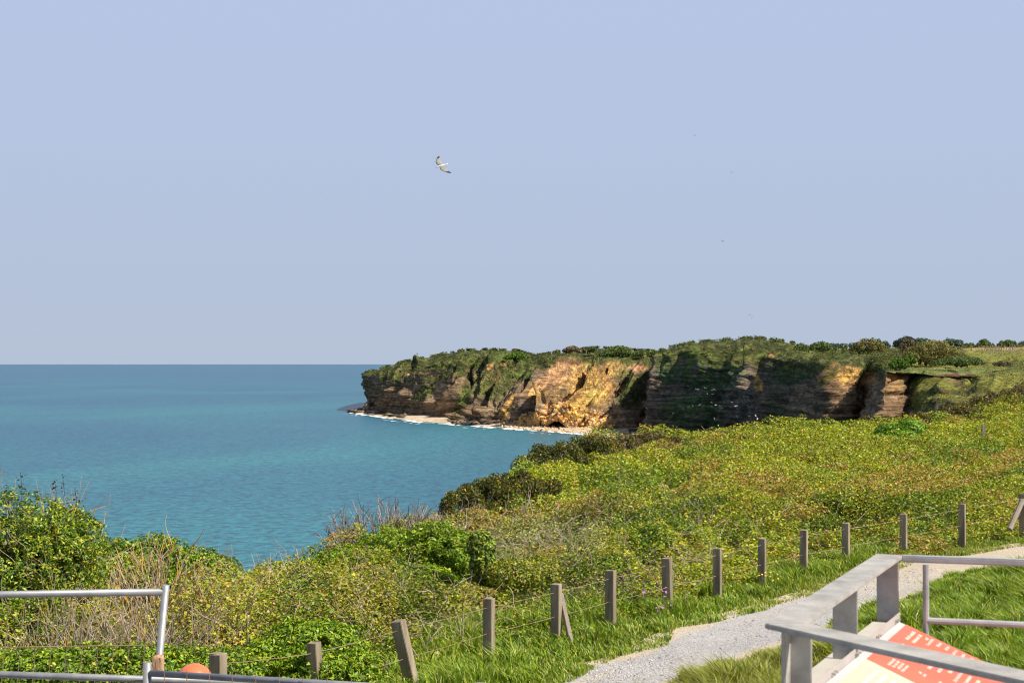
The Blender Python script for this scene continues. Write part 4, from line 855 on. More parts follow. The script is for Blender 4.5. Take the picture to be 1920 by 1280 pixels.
bush('gorse_bush', 'small rust coloured gorse on the crest left of the grassy gully', 'gorse', [(1640, 800, 55, .7, .7, .35), (1700, 797, 57, .9, .7, .35), (1740, 792, 58, .7, .7, .32)], 9000, 0.11, GO, [1.5, 1.5, 2, 4, .4], stems=12, sub=22, aspect=0.35, up=.3, rough=.3, gap=.2)
bush('gorse_bush', 'tall brown gorse thicket climbing the right hand crest', 'gorse', [(1800, 780, 62, .8, .8, .38), (1840, 768, 65, .9, .8, .5), (1882, 757, 68, 1.0, .8, .55), (1930, 752, 70, 1.2, .8, .7), (1862, 748, 68, .35, .5, .35)], 26000, 0.11, GO, [1.5, 1, 2.5, 6, .35], stems=26, sub=22, aspect=0.3, up=.3, rough=.3, twn=40, twlen=.7)
cl_ = 'separate bramble clumps on the slope'
RU = [(0.34, 0.18, 0.05), (0.24, 0.13, 0.06), (0.22, 0.24, 0.03), (0.08, 0.11, 0.018)]; DK = [(0.17, 0.27, 0.02), (0.09, 0.16, 0.016), (0.05, 0.085, 0.012), (0.33, 0.36, 0.03)]
bush('bramble_clump', 'rust brown bramble clump in the upper middle of the slope', 'brambles', [(1450, 880, 36, .7, .6, .30), (1490, 874, 37, .6, .6, .28)], 9000, .06, RU, [4, 3, 1.5, 2], group=cl_, stems=8, gap=.3, rough=.4)
bush('bramble_clump', 'dark green bramble clump right of the rust brown one', 'brambles', [(1710, 884, 35, .6, .5, .26), (1755, 880, 35, .5, .5, .22)], 9000, .055, DK, [3, 4, 3, 1.5], group=cl_, stems=8, gap=.3, rough=.4)
bush('bramble_clump', 'green bramble clump just right of the bronze tipped gorse', 'brambles', [(1150, 905, 32, .55, .5, .30), (1195, 900, 33, .6, .5, .30), (1235, 890, 34, .5, .5, .26)], 12000, .05, DK, [5, 3, 1.5, 3], group=cl_, stems=8, gap=.3, rough=.4)
bush('bramble_clump', 'leafy bramble clump behind the fourth and fifth fence posts from the leaning one', 'brambles', [(1225, 1010, 20.5, .35, .4, .24), (1265, 1000, 21, .4, .4, .24)], 8000, .04, DK, [4, 3, 2, 2], group=cl_, stems=8, gap=.3, rough=.4)
bush('bramble_clump', 'low dark bramble clump behind the fence near the log brace', 'brambles', [(1560, 945, 24.5, .4, .4, .2), (1600, 938, 25, .45, .4, .22)], 8000, .042, DK, [2.5, 4, 3, 1.5], group=cl_, stems=8, gap=.3, rough=.4)
bush('bramble_clump', 'olive bramble clump below the ivy smothered stump', 'brambles', [(965, 1075, 16.6, .35, .35, .18), (1010, 1070, 17, .3, .35, .17)], 6000, .036, [(0.38, 0.38, 0.03), (0.20, 0.27, 0.025), (0.08, 0.13, 0.02), (0.34, 0.22, 0.06)], [2.4, 3, 3, 1.5], group=cl_, stems=8, gap=.3, rough=.4)
bush('bramble_clump', 'green bramble clump on the crest below the ochre notch in the cliff', 'brambles', [(1560, 832, 47, .8, .6, .30), (1610, 828, 48, .7, .6, .28)], 9000, .075, DK, [5, 3, 1.5, 3], group=cl_, stems=8, gap=.3, rough=.4)
# bare shrubs
def bare_shrub(name, label, px0, px1, py_base, py_top, Y, n, col, flecks=None, r0=0.011, spread=0.35):
    bx = at((px0+px1)/2, py_base, Y); r_ = empty(name, (bx.x, bx.y, float(gz(bx.x, bx.y))), label, 'dead shrub'); tw = Twigs(); tm = Twigs()
    for i in range(n):
        px = random.uniform(px0, px1); b = at(px, py_base, Y+random.uniform(-.4, .4)); t_ = at(px+random.gauss(0, 12), py_top + (1-math.sin(math.pi*(px-px0)/(px1-px0)))*50 + random.uniform(0, 45), Y)
        l_ = (t_-b).length; dx = (px-(px0+px1)/2)/(px1-px0)*spread*2
        pts = wander(b, (dx+random.gauss(0, .15), random.gauss(0, .15), 1), l_, 7, 0.12); (tm if i % 5 == 0 else tw).add(pts, r0 if i % 5 == 0 else r0*.6, r0*.22, random.choice(col), 4, flecks=flecks)
        if i % 5 == 0: tm.build('stem', r_); tm = Twigs()
        for q_ in range(3):
            j_ = random.randint(2, 6); tw.add(wander(pts[j_], (dx+random.gauss(0, .6), random.gauss(0, .4), .9), l_*random.uniform(.2, .45), 4, .18), r0*.36, r0*.16, random.choice(col), flecks=flecks)
    tag(tw.build('twigs', r_), kind='stuff')
GT = [(0.26, 0.22, 0.19), (0.14, 0.11, 0.10), (0.42, 0.37, 0.33)]
bare_shrub('bare_shrub', 'leafless grey twigs standing against the sea behind the wide green bush', 628, 845, 1050, 932, 20.2, 130, GT, r0=0.018)
bare_shrub('bare_shrub', 'dead shrub with orange lichen on its stems above the mesh panel', 235, 355, 1170, 1000, 13.6, 60, STM, flecks=((0.52, 0.29, 0.03), 0.4), r0=0.014, spread=.7)
bare_shrub('bare_shrub', 'small bare twigs on the cliff edge between the left bushes and the wide green bush', 540, 640, 1075, 1018, 19.4, 22, GT, r0=0.008)
bare_shrub('bare_shrub', 'thin upright dead sticks in the low bush at the centre left', 390, 470, 1215, 1075, 13.4, 16, STM, flecks=((0.52, 0.29, 0.03), 0.3), r0=0.010)
# dark shoots above the left bush
r_ = empty('dock_stalks', tuple(at(100, 960, 13.5)), 'four dark seed stalks rising above the tall left bush', 'seed stalks')
P = []
for (px, pt, pb) in [(38, 885, 930), (102, 898, 930), (117, 888, 935), (140, 915, 945)]:
    a, b = at(px+2, pb+20, 13.4), at(px, pt, 13.4); tw = Twigs(); tw.add([a, (a+b)/2+Vector((.012, 0, 0)), b], 0.0035, 0.002, (0.06, 0.04, 0.04)); tw.build('stalk', r_); P = []
    for i in range(12):
        q_ = a.lerp(b, random.uniform(.45, 1)); P.append((q_.x+random.gauss(0, .018), q_.y, q_.z))
    leaf_mesh('seed_head', np.array(P), rng.uniform(.02, .04, len(P)), palette(len(P), [(0.09, 0.05, 0.05)], [1]), M_leaf, r_)
print('bushes done')

# ------------------------------------------------------------------ skyline trees and hedges (far)
FT = {'g': ([(0.105, 0.150, 0.045), (0.165, 0.225, 0.068), (0.068, 0.098, 0.038)], [3, 2, 2]), 'b': ([(0.098, 0.150, 0.105), (0.150, 0.210, 0.135), (0.068, 0.105, 0.075)], [3, 2, 1]),  # 'b' has bluish distance haze painted into its leaf colours
      'd': ([(0.090, 0.098, 0.098), (0.135, 0.128, 0.120), (0.068, 0.090, 0.075)], [3, 2, 2]), 'y': ([(0.195, 0.180, 0.053), (0.240, 0.240, 0.075), (0.105, 0.128, 0.045), (0.225, 0.150, 0.075)], [3, 2, 2, 1.5]),
      'n': ([(0.195, 0.150, 0.090), (0.120, 0.120, 0.060), (0.255, 0.210, 0.120)], [3, 2, 1]), 'l': ([(0.130, 0.220, 0.035), (0.095, 0.160, 0.028)], [3, 1]), 'p': ([(0.300, 0.240, 0.210), (0.210, 0.180, 0.150)], [1, 1])}
def far_tree(name, label, cat, px, pb, wpx, hpx, Y, kind, group, nl=900, lob=5, dome=False):
    k_ = Y/F; Wm, Hm = wpx*k_, hpx*k_; base = at(px, pb, Y)
    r_ = empty(name, tuple(base), label, cat, group)
    if dome: base = base - Vector((0, 0, Hm*.18)); Hm *= 1.18
    lobes = []
    for i in range(lob):
        t_ = (i+0.5)/lob*2-1
        hh = Hm*(math.sqrt(max(0, 1-t_*t_))*.9+.12 if dome else random.uniform(.65, 1.0)*(1-.25*abs(t_)))
        zc = hh*0.5 if dome else hh*0.62
        lobes.append((base + Vector((t_*Wm*.42, random.uniform(-.2, .2)*Wm, zc)), Wm/lob*1.15, Wm*.35, hh*(.5 if dome else .38)))
    pal, wts = FT[kind]; P = []; D = []
    for c, rx, ry, rz in lobes:
        n = nl//lob; d = rng.normal(size=(n, 3)); d /= np.linalg.norm(d, axis=1)[:, None]; lump = 1 + .5*(fbm(d[:, 0]*2.5+c.x, d[:, 1]*2.5, d[:, 2]*2.5, 2, 800)-.5)
        P.append(np.array(c)+d*np.array([rx, ry, rz])*(lump*(1-.4*rng.uniform(0, 1, n)**2))[:, None]); D.append(d)
    P = np.concatenate(P); D = np.concatenate(D)
    q = P/(1.2+Wm*.08); keep = fbm(q[:, 0], q[:, 1], q[:, 2], 2, 805) > (.28 if dome else .36); P, D = P[keep], D[keep]; n = len(P)
    leaf_mesh('crown', P, rng.uniform(.9, 1.8, n)*Y*.00085, palette(n, pal, wts), M_farleaf, r_, up=.35, aspect=.9, nrm=D)
    tw = Twigs()
    for i in range(3 if not dome else 4):
        a = np.array(base)+np.array([random.uniform(-.2, .2)*Wm*(0.3 if not dome else 1.2), 0, -Hm*.15]); b = a+np.array([random.uniform(-.25, .25)*Wm, 0, Hm*.8]); tw.add([a, (a+b)/2+np.array([.2, 0, 0]), b], Wm*.025+.1, .05, (0.09, 0.075, 0.06), seg=5); tw.build('trunk', r_); tw = Twigs()
    return r_
gT, gS = 'trees along the inland skyline', 'shrubs on the clifftop'
far_tree('hedge', 'grey brown thorn clump on the skyline above the ochre landslip', 'shrub', 1078, 664, 44, 17, 830, 'n', gS, 1800, 6)
far_tree('hedge', 'rounded thorn bush touching the right end of the grey brown clump above the landslip', 'shrub', 1103, 662, 26, 15, 830, 'g', gS, 1100, 4)
far_tree('hedge', 'long green hedge on the cliff top between the landslip and the dark cliff', 'hedge', 1160, 666, 72, 18, 830, 'g', gS, 3000, 9, True)
far_tree('hedge', 'end of the clifftop hedge right beside the dark cliff', 'hedge', 1215, 666, 44, 12, 820, 'g', gS, 1500, 5, True)
far_tree('shrub', 'low bright green thicket at the middle of the far headland top', 'shrub', 968, 672, 44, 12, 860, 'l', gS, 1200, 5, True)
far_tree('tree', 'tiny lone bare tree in the skyline dip of the headland', 'tree', 984, 668, 8, 6, 900, 'p', gT, 160, 2)
far_tree('tree', 'single round tree on top of the dark cliff', 'tree', 1328, 648, 18, 16, 700, 'g', gT, 900, 4)
far_tree('shrub', 'green shrub hanging over the right shoulder of the dark cliff', 'shrub', 1455, 649, 20, 14, 640, 'g', gS, 800, 3)
far_tree('shrub', 'faint brownish shrubs on the highest part of the dark cliff', 'shrub', 1392, 644, 34, 9, 690, 'n', gS, 900, 5, True)
far_tree('shrub', 'dark round bush right of the shoulder shrub', 'shrub', 1500, 662, 28, 18, 600, 'g', gS, 1200, 4, True)
far_tree('shrub', 'long low green thicket with a flat top', 'shrub', 1540, 657, 52, 17, 680, 'g', gS, 1800, 7, True)
far_tree('tree', 'bluish tree cluster at the end of the flat topped thicket', 'tree', 1571, 655, 30, 15, 800, 'b', gT, 900, 4)
far_tree('tree', 'pale bluish tree behind the left side of the brown green mound', 'tree', 1607, 656, 26, 20, 820, 'b', gT, 900, 3)
far_tree('shrub', 'brown green gorse mound shaped like a dome beside the pale bluish trees', 'gorse mound', 1628, 661, 66, 27, 600, 'y', gS, 3600, 8, True)
far_tree('tree', 'slender blue grey conifer just right of the gorse dome', 'tree', 1647, 655, 13, 25, 820, 'b', gT, 500, 3)
far_tree('tree', 'small leaning bluish tree next to the slender conifer', 'tree', 1661, 655, 14, 20, 820, 'b', gT, 500, 3)
far_tree('tree', 'tall dark cluster of ragged trees, highest on the skyline', 'tree', 1696, 655, 38, 31, 850, 'd', gT, 1900, 6)
far_tree('tree', 'round bluish green tree right of the ragged dark cluster', 'tree', 1728, 653, 28, 27, 850, 'b', gT, 1300, 4)
far_tree('tree', 'pinkish brown low leafless trees between two round bluish trees', 'tree', 1755, 653, 30, 17, 850, 'p', gT, 800, 5)
far_tree('tree', 'broad bluish round tree behind the right of the big mound', 'tree', 1787, 653, 30, 24, 850, 'b', gT, 1300, 4)
far_tree('shrub', 'brown bush leaning against the left foot of the big mound', 'shrub', 1703, 656, 30, 20, 560, 'n', gS, 1300, 4, True)
far_tree('shrub', 'big rounded olive mound of gorse in the middle of the plateau', 'gorse mound', 1748, 672, 120, 34, 430, 'y', gS, 9000, 12, True)
far_tree('shrub', 'dark gorse belt at the right foot of the big olive mound', 'gorse', 1800, 682, 100, 14, 400, 'g', gS, 3600, 9, True)
far_tree('shrub', 'bright green bush at the left foot of the big olive mound', 'shrub', 1685, 688, 30, 17, 380, 'l', gS, 1600, 4, True)
far_tree('shrub', 'bright green bush behind and right of its twin below the olive mound', 'shrub', 1706, 679, 22, 14, 390, 'l', gS, 1200, 4, True)
far_tree('shrub', 'brownish gorse patch in the rough grass at the right edge of the plateau', 'gorse', 1880, 684, 30, 8, 380, 'n', gS, 900, 4, True)
far_tree('tree', 'low dark trees beyond the pale ploughed field', 'tree', 1815, 655, 34, 13, 1000, 'g', gT, 1100, 6)
far_tree('tree', 'domed evergreen copse beyond the ploughed field', 'tree', 1846, 655, 34, 20, 980, 'g', gT, 1600, 5, True)
far_tree('tree', 'taller irregular trees right of the domed copse', 'tree', 1888, 655, 34, 22, 980, 'g', gT, 1500, 5)
far_tree('tree', 'last trees of the skyline touching the right edge', 'tree', 1922, 655, 34, 18, 980, 'b', gT, 1300, 5)
far_tree('hedge', 'thin level hedge between the ploughed field and the trees', 'hedge', 1870, 656, 130, 6, 960, 'g', gS, 2600, 16, True)
# field fence
M_wood = noise_mat('weathered_wood', [(0.12, 0.095, 0.07), (0.26, 0.215, 0.155), (0.42, 0.36, 0.27)], 9, 8, 0.85, bump=0.6, bscale=60, stretch=(1, 1, 0.12))
M_old = noise_mat('bleached_wood', [(0.20, 0.17, 0.14), (0.34, 0.29, 0.24)], 12, 6, .85, bump=.4)
r_ = empty('field_fence', tuple(at(1855, 660, 560)), 'distant pale post fence at the edge of the ploughed field', 'fence')
for i in range(26):
    if i < 13: a, b, c = 1853+i*4.2, 660-i*.25, 560+i*4
    else: a, b, c = 1836+(i-13)*5.2, 654-(i-13)*.1, 680
    p = at(a, b, c); bm = bmesh.new(); tube(bm, [p+Vector((0, 0, -1)), p+Vector((0, 0, 1.5))], 0.13, 5); obj_bm('post', bm, M_old, r_)
# ------------------------------------------------------------------ wire fence
M_wire = noise_mat('rusty_wire', [(0.35, 0.33, 0.30), (0.34, 0.20, 0.12), (0.5, 0.48, 0.45)], 2.0, 3, 0.5, metal=0.3)
f0 = FXY[3]; fr = empty('wire_fence', (f0[0], f0[1], GZ0), 'low fence of square wooden posts and two wires along the seaward side of the path', 'fence')
tops = []
for i, (px, py, Y, lean, _) in enumerate(FP):
    d2 = FXY[min(i+1, len(FXY)-1)]-FXY[max(i-1, 0)]; d2 = d2/np.linalg.norm(d2); d = Vector((d2[0], d2[1], 0))
    d = (d*0.5 + Vector((0.30, 0.95, 0))*0.8).normalized()
    T = at(px+2, py, Y); bz = GZ0-0.15; lx = lean/F*Y; B = Vector((T.x+lx*(T.z-bz)/0.6*1.2, T.y, bz))
    rs = random.Random(i); wv = 0.094+rs.uniform(-.006, .008)
    bm = bmesh.new(); bar(bm, B, T, wv, wv, up=d, bev=0.004)
    # slightly rounded and sloping sawn top
    for v in bm.verts:
        if v.co.z > T.z-0.02: v.co.z += rs.uniform(-.003, .003) + 0.04*(v.co-T).dot(d)*rs.uniform(-1, 1)
    obj_bm('post', bm, M_wood, fr); tops.append((T, B, d))
for i in range(len(tops)-1):
    (T0, B0, d0), (T1, B1, d1) = tops[i], tops[i+1]
    for off in (0.085, 0.335):
        a = T0 + (B0-T0).normalized()*off; b = T1 + (B1-T1).normalized()*off; pts = []
        a = a + d0*0.03; b = b - d1*0.02
        for k_ in range(9):
            t_ = k_/8.; p = a.lerp(b, t_); p.z -= 0.006*math.sin(math.pi*t_)+random.uniform(-.002, .002); pts.append(p)
        bm = bmesh.new(); tube(bm, pts, 0.0026, 5); obj_bm('wire', bm, M_wire, fr)
T, B, d = tops[4]; bm = bmesh.new(); bar(bm, at(1051, 1112, 14.8), at(1072, 1210, 14.6), 0.045, 0.045, up=(0.5, -1, 0), bev=.003); obj_bm('brace', bm, M_old, fr)
T, B, d = tops[13]; bm = bmesh.new(); tube(bm, [T+Vector((0.0, -0.02, -0.10)), at(1893, 992, 23.0)], 0.045, 8); obj_bm('brace', bm, M_old, fr)
for nm, px, py0, py1, Y, lb in (('old_post', 1844, 796, 824, 46, 'dark lone post half hidden in the brambles near the right crest'), ('old_post', 1078, 1036, 1062, 19.2, 'leaning stump of an old post in the weeds behind the fence')):
    a, b = at(px, py1, Y), at(px+(8 if Y < 30 else 0), py0, Y); bm = bmesh.new(); bar(bm, a, b, 0.10, 0.09, up=(0, 1, 0), bev=.004); tag(obj_bm(nm, bm, M_wood), lb, 'post')

# ------------------------------------------------------------------ steel balustrade and panel
M_galv = noise_mat('galvanised_steel', [(0.22, 0.212, 0.20), (0.38, 0.37, 0.35), (0.50, 0.485, 0.46)], 9, 8, 0.6, metal=0.15, spec=0.5, bump=0.12, bscale=120)
M_galv2 = noise_mat('scaffold_steel', [(0.20, 0.21, 0.23), (0.28, 0.29, 0.31), (0.36, 0.36, 0.37)], 10, 5, 0.5, metal=0.35, spec=0.5)
zr = -0.585
c0 = at(1473, 1171, 3.2); c0 = Vector((c0.x, 3.21, zr)); c1 = Vector((1.155, 4.36, zr)); sdir = (c1-c0).normalized(); out = Vector((-sdir.y, sdir.x, 0)); inn = -out
br = empty('balustrade', (c0.x, c0.y, -1.6), 'grey steel balustrade with a flat corner handrail on the viewing platform', 'railing')
c2 = Vector((1.41, 1.98, zr))
fdir = (c2-c0).normalized()
def prism(bm, poly, z0, z1, bev=0.0015):
    lo = [bm.verts.new((p[0], p[1], z0)) for p in poly]; hi = [bm.verts.new((p[0], p[1], z1)) for p in poly]; n_ = len(poly)
    bm.faces.new(lo[::-1]); bm.faces.new(hi)
    for i in range(n_): bm.faces.new((lo[i], lo[(i+1) % n_], hi[(i+1) % n_], hi[i]))
hw = 0.04; fo = Vector((fdir.y, -fdir.x, 0)); fo = fo if fo.dot(out) > 0 else -fo
def mitre(c, d1_, o1, d2_, o2, s):      # intersection of the two offset lines
    p, q_ = c+o1*s, c+o2*s; den = d1_.x*d2_.y-d1_.y*d2_.x; t_ = ((q_.x-p.x)*d2_.y-(q_.y-p.y)*d2_.x)/den; return p+d1_*t_
mo, mi = mitre(c0, sdir, out, fdir, fo, hw), mitre(c0, sdir, out, fdir, fo, -hw)
bm = bmesh.new(); e1 = c1+out*hw; e2 = c1-out*hw; prism(bm, [mo, e1, e2, mi], zr-0.012, zr); bmesh.ops.bevel(bm, geom=list(bm.edges), offset=.002, segments=2, affect='EDGES'); obj_bm('handrail', bm, M_galv, br)
bm = bmesh.new(); prism(bm, [mo+fdir*.001, mi+fdir*.001, c2-fo*hw, c2+fo*hw], zr-0.012, zr); bmesh.ops.bevel(bm, geom=list(bm.edges), offset=.002, segments=2, affect='EDGES'); obj_bm('handrail', bm, M_galv, br)
for k_, (t_, hgt) in enumerate(((0.50, 1.0), (0.975, 1.0))):
    p = c0.lerp(c1, t_); bm = bmesh.new(); vd = (out*0.5 - sdir*0.5)
    bar(bm, (p.x, p.y, -1.6), (p.x, p.y, zr-0.0125), 0.065, 0.010, up=sdir, bev=.002); obj_bm('upright', bm, M_galv, br)
p = c0 + sdir*0.05 + fdir*0.03; bm = bmesh.new(); bar(bm, (p.x, p.y, -1.6), (p.x, p.y, zr-0.0125), 0.055, 0.010, up=sdir, bev=.002); p2_ = p + Vector((-0.033, -0.012, 0)); bar(bm, (p2_.x, p2_.y, -1.6), (p2_.x, p2_.y, zr-0.0125), 0.05, 0.010, up=out, bev=.002)
obj_bm('corner_upright', bm, M_galv, br)
M_tube = noise_mat('tube_steel', [(0.25, 0.265, 0.28), (0.36, 0.375, 0.39), (0.44, 0.455, 0.46)], 12, 6, 0.5, metal=0.1)
# thin tube rail going inland from the far corner
b0 = c1 + inn*0.035 + Vector((0, 0, -0.010)); b1 = Vector((3.0, 3.86, zr-0.010)); bm = bmesh.new(); bar(bm, b0, b1, 0.034, 0.020, bev=.004); obj_bm('tube_rail', bm, M_tube, br)
bd = (b1-b0).normalized()
pv = at(1736, 1056, 4.28); zlow = -0.772
bm = bmesh.new(); tube(bm, [(pv.x, pv.y, -1.6), (pv.x, pv.y, zr-0.02)], 0.0095, 10); obj_bm('tube_upright', bm, M_tube, br)
bm = bmesh.new(); tube(bm, [(pv.x, pv.y, zlow), (pv.x+bd.x*1.5, pv.y+bd.y*1.5, zlow)], 0.0095, 10); obj_bm('tube_rail', bm, M_tube, br)
pe = Vector((pv.x, pv.y, 0))+bd*1.45; bm = bmesh.new(); tube(bm, [(pe.x, pe.y, -1.6), (pe.x, pe.y, zr-0.02)], 0.0095, 10); obj_bm('tube_upright', bm, M_tube, br)

# information panel, sloping away from the seaward side
E0 = at(1686, 1165, 4.28); E1 = at(1508, 1296, 3.28); ed = (E1-E0); ed.z = 0; ed.normalize(); zt = E0.z
idir = Vector((-ed.y, ed.x, 0)); idir = idir if idir.x > 0 else -idir
slope = math.radians(22); dn = (idir*math.cos(slope) + Vector((0, 0, -math.sin(slope)))); pn = ed.cross(dn); pn = pn if pn.z > 0 else -pn
E0 = Vector((E0.x, E0.y, zt)); PWm, PDm = 1.35, 0.62
pr = empty('information_panel', (E0.x, E0.y, -1.6), 'sloping information board with red and cream panels of text beside the handrail', 'sign')
def quad(a0, a1, b0_, b1_, lift): # along edge a, down slope b (metres)
    return [E0 + ed*a + dn*b + pn*lift for a, b in ((a0, b0_), (a1, b0_), (a1, b1_), (a0, b1_))]
def slab(bm, a0, a1, b0_, b1_, l0, l1):
    lo = [bm.verts.new(v) for v in quad(a0, a1, b0_, b1_, l0)]; hi = [bm.verts.new(v) for v in quad(a0, a1, b0_, b1_, l1)]
    bm.faces.new(lo[::-1]); bm.faces.new(hi)
    for i in range(4): bm.faces.new((lo[i], lo[(i+1) % 4], hi[(i+1) % 4], hi[i]))
M_white = noise_mat('panel_white', [(0.44, 0.43, 0.44), (0.50, 0.49, 0.50)], 6, 3, 0.4, spec=.5)
M_red = noise_mat('panel_red', [(0.64, 0.115, 0.050), (0.70, 0.145, 0.070)], 5, 3, 0.35, spec=.5)
M_cream = noise_mat('panel_cream', [(0.52, 0.46, 0.35), (0.58, 0.52, 0.40)], 5, 3, 0.35, spec=.5)
M_txt = mat('panel_lettering', (0.66, 0.46, 0.40), 0.5); M_beige = noise_mat('ledge_zinc', [(0.44, 0.41, 0.36), (0.52, 0.49, 0.43)], 8, 4, 0.5)
bm = bmesh.new(); slab(bm, 0, PWm, 0, PDm, -0.006, 0.0); obj_bm('board', bm, M_white, pr)
bm = bmesh.new(); slab(bm, 0.004, 0.555, 0.022, PDm-0.012, 0.0005, 0.003); obj_bm('red_field', bm, M_red, pr)
bm = bmesh.new(); slab(bm, 0.5552, PWm-0.008, 0.022, PDm-0.012, 0.0005, 0.003); obj_bm('cream_field', bm, M_cream, pr)
# text lines: words read along the edge direction, lines stacked down the slope
def words(bm, a_start, a_end, b, hgt, rs, wmin=.012, wmax=.03):
    a = a_start
    while a < a_end-.006:
        w__ = min(rs.uniform(wmin, wmax), a_end-a); x0 = a
        while x0 < a+w__-.001:          # letters as short strokes of varying height
            lw = hgt*rs.uniform(.45, .8); hh = hgt*rs.choice([.72, .75, .78, 1.0, .95])
            v = [bm.verts.new(p_) for p_ in quad(x0, min(x0+lw, a_end), b+hgt-hh, b+hgt, 0.0036)]; bm.faces.new(v)
            x0 += lw+hgt*.06
        a += w__+hgt*.5
def text_obj(name, fn, m_):
    bm = bmesh.new(); fn(bm); obj_bm(name, bm, m_, pr)
rs = random.Random(3)
def tx1(bm):      # column of small text lines along the far half of the red field
    for i in range(18): words(bm, 0.03, 0.03+rs.choice([.09, .10, .11, .06]), 0.105+0.024*i, .010, rs)
    for i in range(3): words(bm, 0.045, 0.175-.05*i*(i > 1), 0.050+.020*i, .0115, rs, .02, .05)
def tx2(bm):
    for i in range(21): words(bm, 0.235, 0.235+rs.choice([.12, .13, .135, .13, .07]), 0.055+0.0245*i, .011, rs)
def tx3(bm):
    for b_, n_, l_ in ((.07, 4, .085), (.145, 2, .03), (.20, 4, .075), (.26, 4, .08), (.33, 3, .07), (.40, 4, .08), (.48, 3, .07)):
        for k in range(n_): words(bm, 0.43, 0.43+l_, b_+k*.0125, .009, rs)
def tx4(bm):
    for i in range(20): words(bm, 0.62, 0.62+rs.uniform(.15, .2), 0.06+0.025*i, .011, rs)
def tx5(bm):
    for i in range(20): words(bm, 0.90, 0.90+rs.uniform(.2, .3), 0.06+0.025*i, .011, rs)
text_obj('lettering', tx1, M_txt); text_obj('lettering', tx2, M_txt); text_obj('lettering', tx3, M_txt); M_t2 = mat('cream_lettering', (0.70, 0.68, 0.65), .5); text_obj('lettering', tx4, M_t2); text_obj('lettering', tx5, M_t2)
M_edge = noise_mat('edge_zinc', [(0.40, 0.36, 0.35), (0.47, 0.43, 0.42)], 8, 4, .5)
# upright angle plate and ledge along the high edge
bm = bmesh.new(); bar(bm, E0-ed*.02-idir*.004+Vector((0, 0, .008)), E0+ed*(PWm+.02)-idir*.004+Vector((0, 0, .003)), .004, .030); obj_bm('edge_plate', bm, M_edge, pr)
bm = bmesh.new(); bar(bm, E0-ed*.02-idir*.045+Vector((0, 0, -.012)), E0+ed*(PWm+.02)-idir*.045+Vector((0, 0, -.012)), .075, .006); obj_bm('ledge', bm, M_beige, pr)
for a in (0.03, .30, .56, .82, 1.1):
    for k_, off in enumerate((-.004, .012)):
        q_ = E0+ed*(a+off*1.5)-idir*.004+Vector((0, 0, .010)); bm = bmesh.new(); tube(bm, [q_-idir*.012, q_+idir*.012], .004, 8); obj_bm('bolt', bm, M_galv, pr)
q0 = E0+ed*.1+dn*.5; q1 = E0+ed*1.2+dn*.5
for q_ in (q0, q1):
    bm = bmesh.new(); bar(bm, (q_.x, q_.y, -1.6), (q_.x, q_.y, q_.z-.01), .06, .04, up=(0, 1, 0), bev=.002); obj_bm('leg', bm, M_galv, pr)
# viewing platform slab
bm = bmesh.new(); prism(bm, [(-2.2, -4), (4, -4), (4, 4.5), (0.95, 4.5), (0.3, 3.0), (-2.2, 3.0)], -1.8, -1.6); o = obj_bm('viewing_platform', bm, noise_mat('concrete', [(0.25, .24, .22), (.36, .35, .32)], 6, 5, .9)); tag(o, kind='structure')
bm = bmesh.new(); prism(bm, [(-2.0, -3.8), (3.8, -3.8), (3.8, 4.3), (1.05, 4.3), (0.4, 2.9), (-2.0, 2.9)], -2.95, -1.802); o = obj_bm('platform_wall', bm, noise_mat('concrete_wall', [(0.2, .19, .17), (.3, .29, .26)], 4, 5, .9)); tag(o, 'concrete plinth wall under the viewing platform', 'wall')

# ------------------------------------------------------------------ temporary mesh fence panels, lower left
def pxl(px, py, Y): return at(px, py, Y)
grp = 'temporary steel mesh fence panels'
def pole(a, b, r_, parent, nm='pole', seg=14, m_=None):
    bm = bmesh.new(); tube(bm, [a, b], r_, seg); return obj_bm(nm, bm, m_ or M_galv2, parent, smooth=False)
def smooth_(o):
    for p in o.data.polygons: p.use_smooth = len(p.vertices) == 4
# panel one: farther, upright one
Y1 = 7.25; PT = pxl(311, 1096, Y1); dv = Vector((-0.088, 0, -1)).normalized(); PBm = PT+dv*1.85
p1 = empty('fence_panel', (PBm.x, PBm.y, PBm.z), 'farther steel mesh panel whose pole stands behind the split wooden stub', 'fence panel', grp)
smooth_(pole(PBm, PT, .0185, p1)); tl = pxl(-620, 1124, Y1+.05); tr = PT+dv*.035
smooth_(pole(tl, tr, .018, p1, 'top_tube')); smooth_(pole(tl, tl+dv*1.8, .0185, p1))
d1_ = (tl-tr)
for k_ in range(1, 32):
    a = tr+d1_*(k_/32.); bm = bmesh.new(); tube(bm, [a, a+dv*1.7], .0016, 4); obj_bm('mesh_wire', bm, M_wire, p1)
for z_ in (.27, .54, 1.1, 1.6):
    bm = bmesh.new(); tube(bm, [tr+dv*z_, tl+dv*z_], .0026 if z_ < .3 else .0016, 4); obj_bm('mesh_wire', bm, M_wire, p1)
smooth_(pole(tr+dv*1.72, tl+dv*1.72, .018, p1, 'bottom_tube'))
# panel two: near, its top tube crosses the whole lower left corner
Y2 = 6.75; A, B = pxl(-420, 1250, Y2+.4), pxl(470, 1279, Y2-.1)
p2n = empty('fence_panel', (B.x, B.y, GZ0), 'near steel panel whose top tube runs from the left edge behind the short pole', 'fence panel', grp)
smooth_(pole(A, B, .0165, p2n, 'top_tube')); smooth_(pole(A, (A.x, A.y, GZ0), .018, p2n)); smooth_(pole(B+Vector((0, 0, 0)), (B.x, B.y, GZ0), .018, p2n)); smooth_(pole((A.x, A.y, GZ0+.15), (B.x, B.y, GZ0+.15), .0165, p2n, 'bottom_tube'))
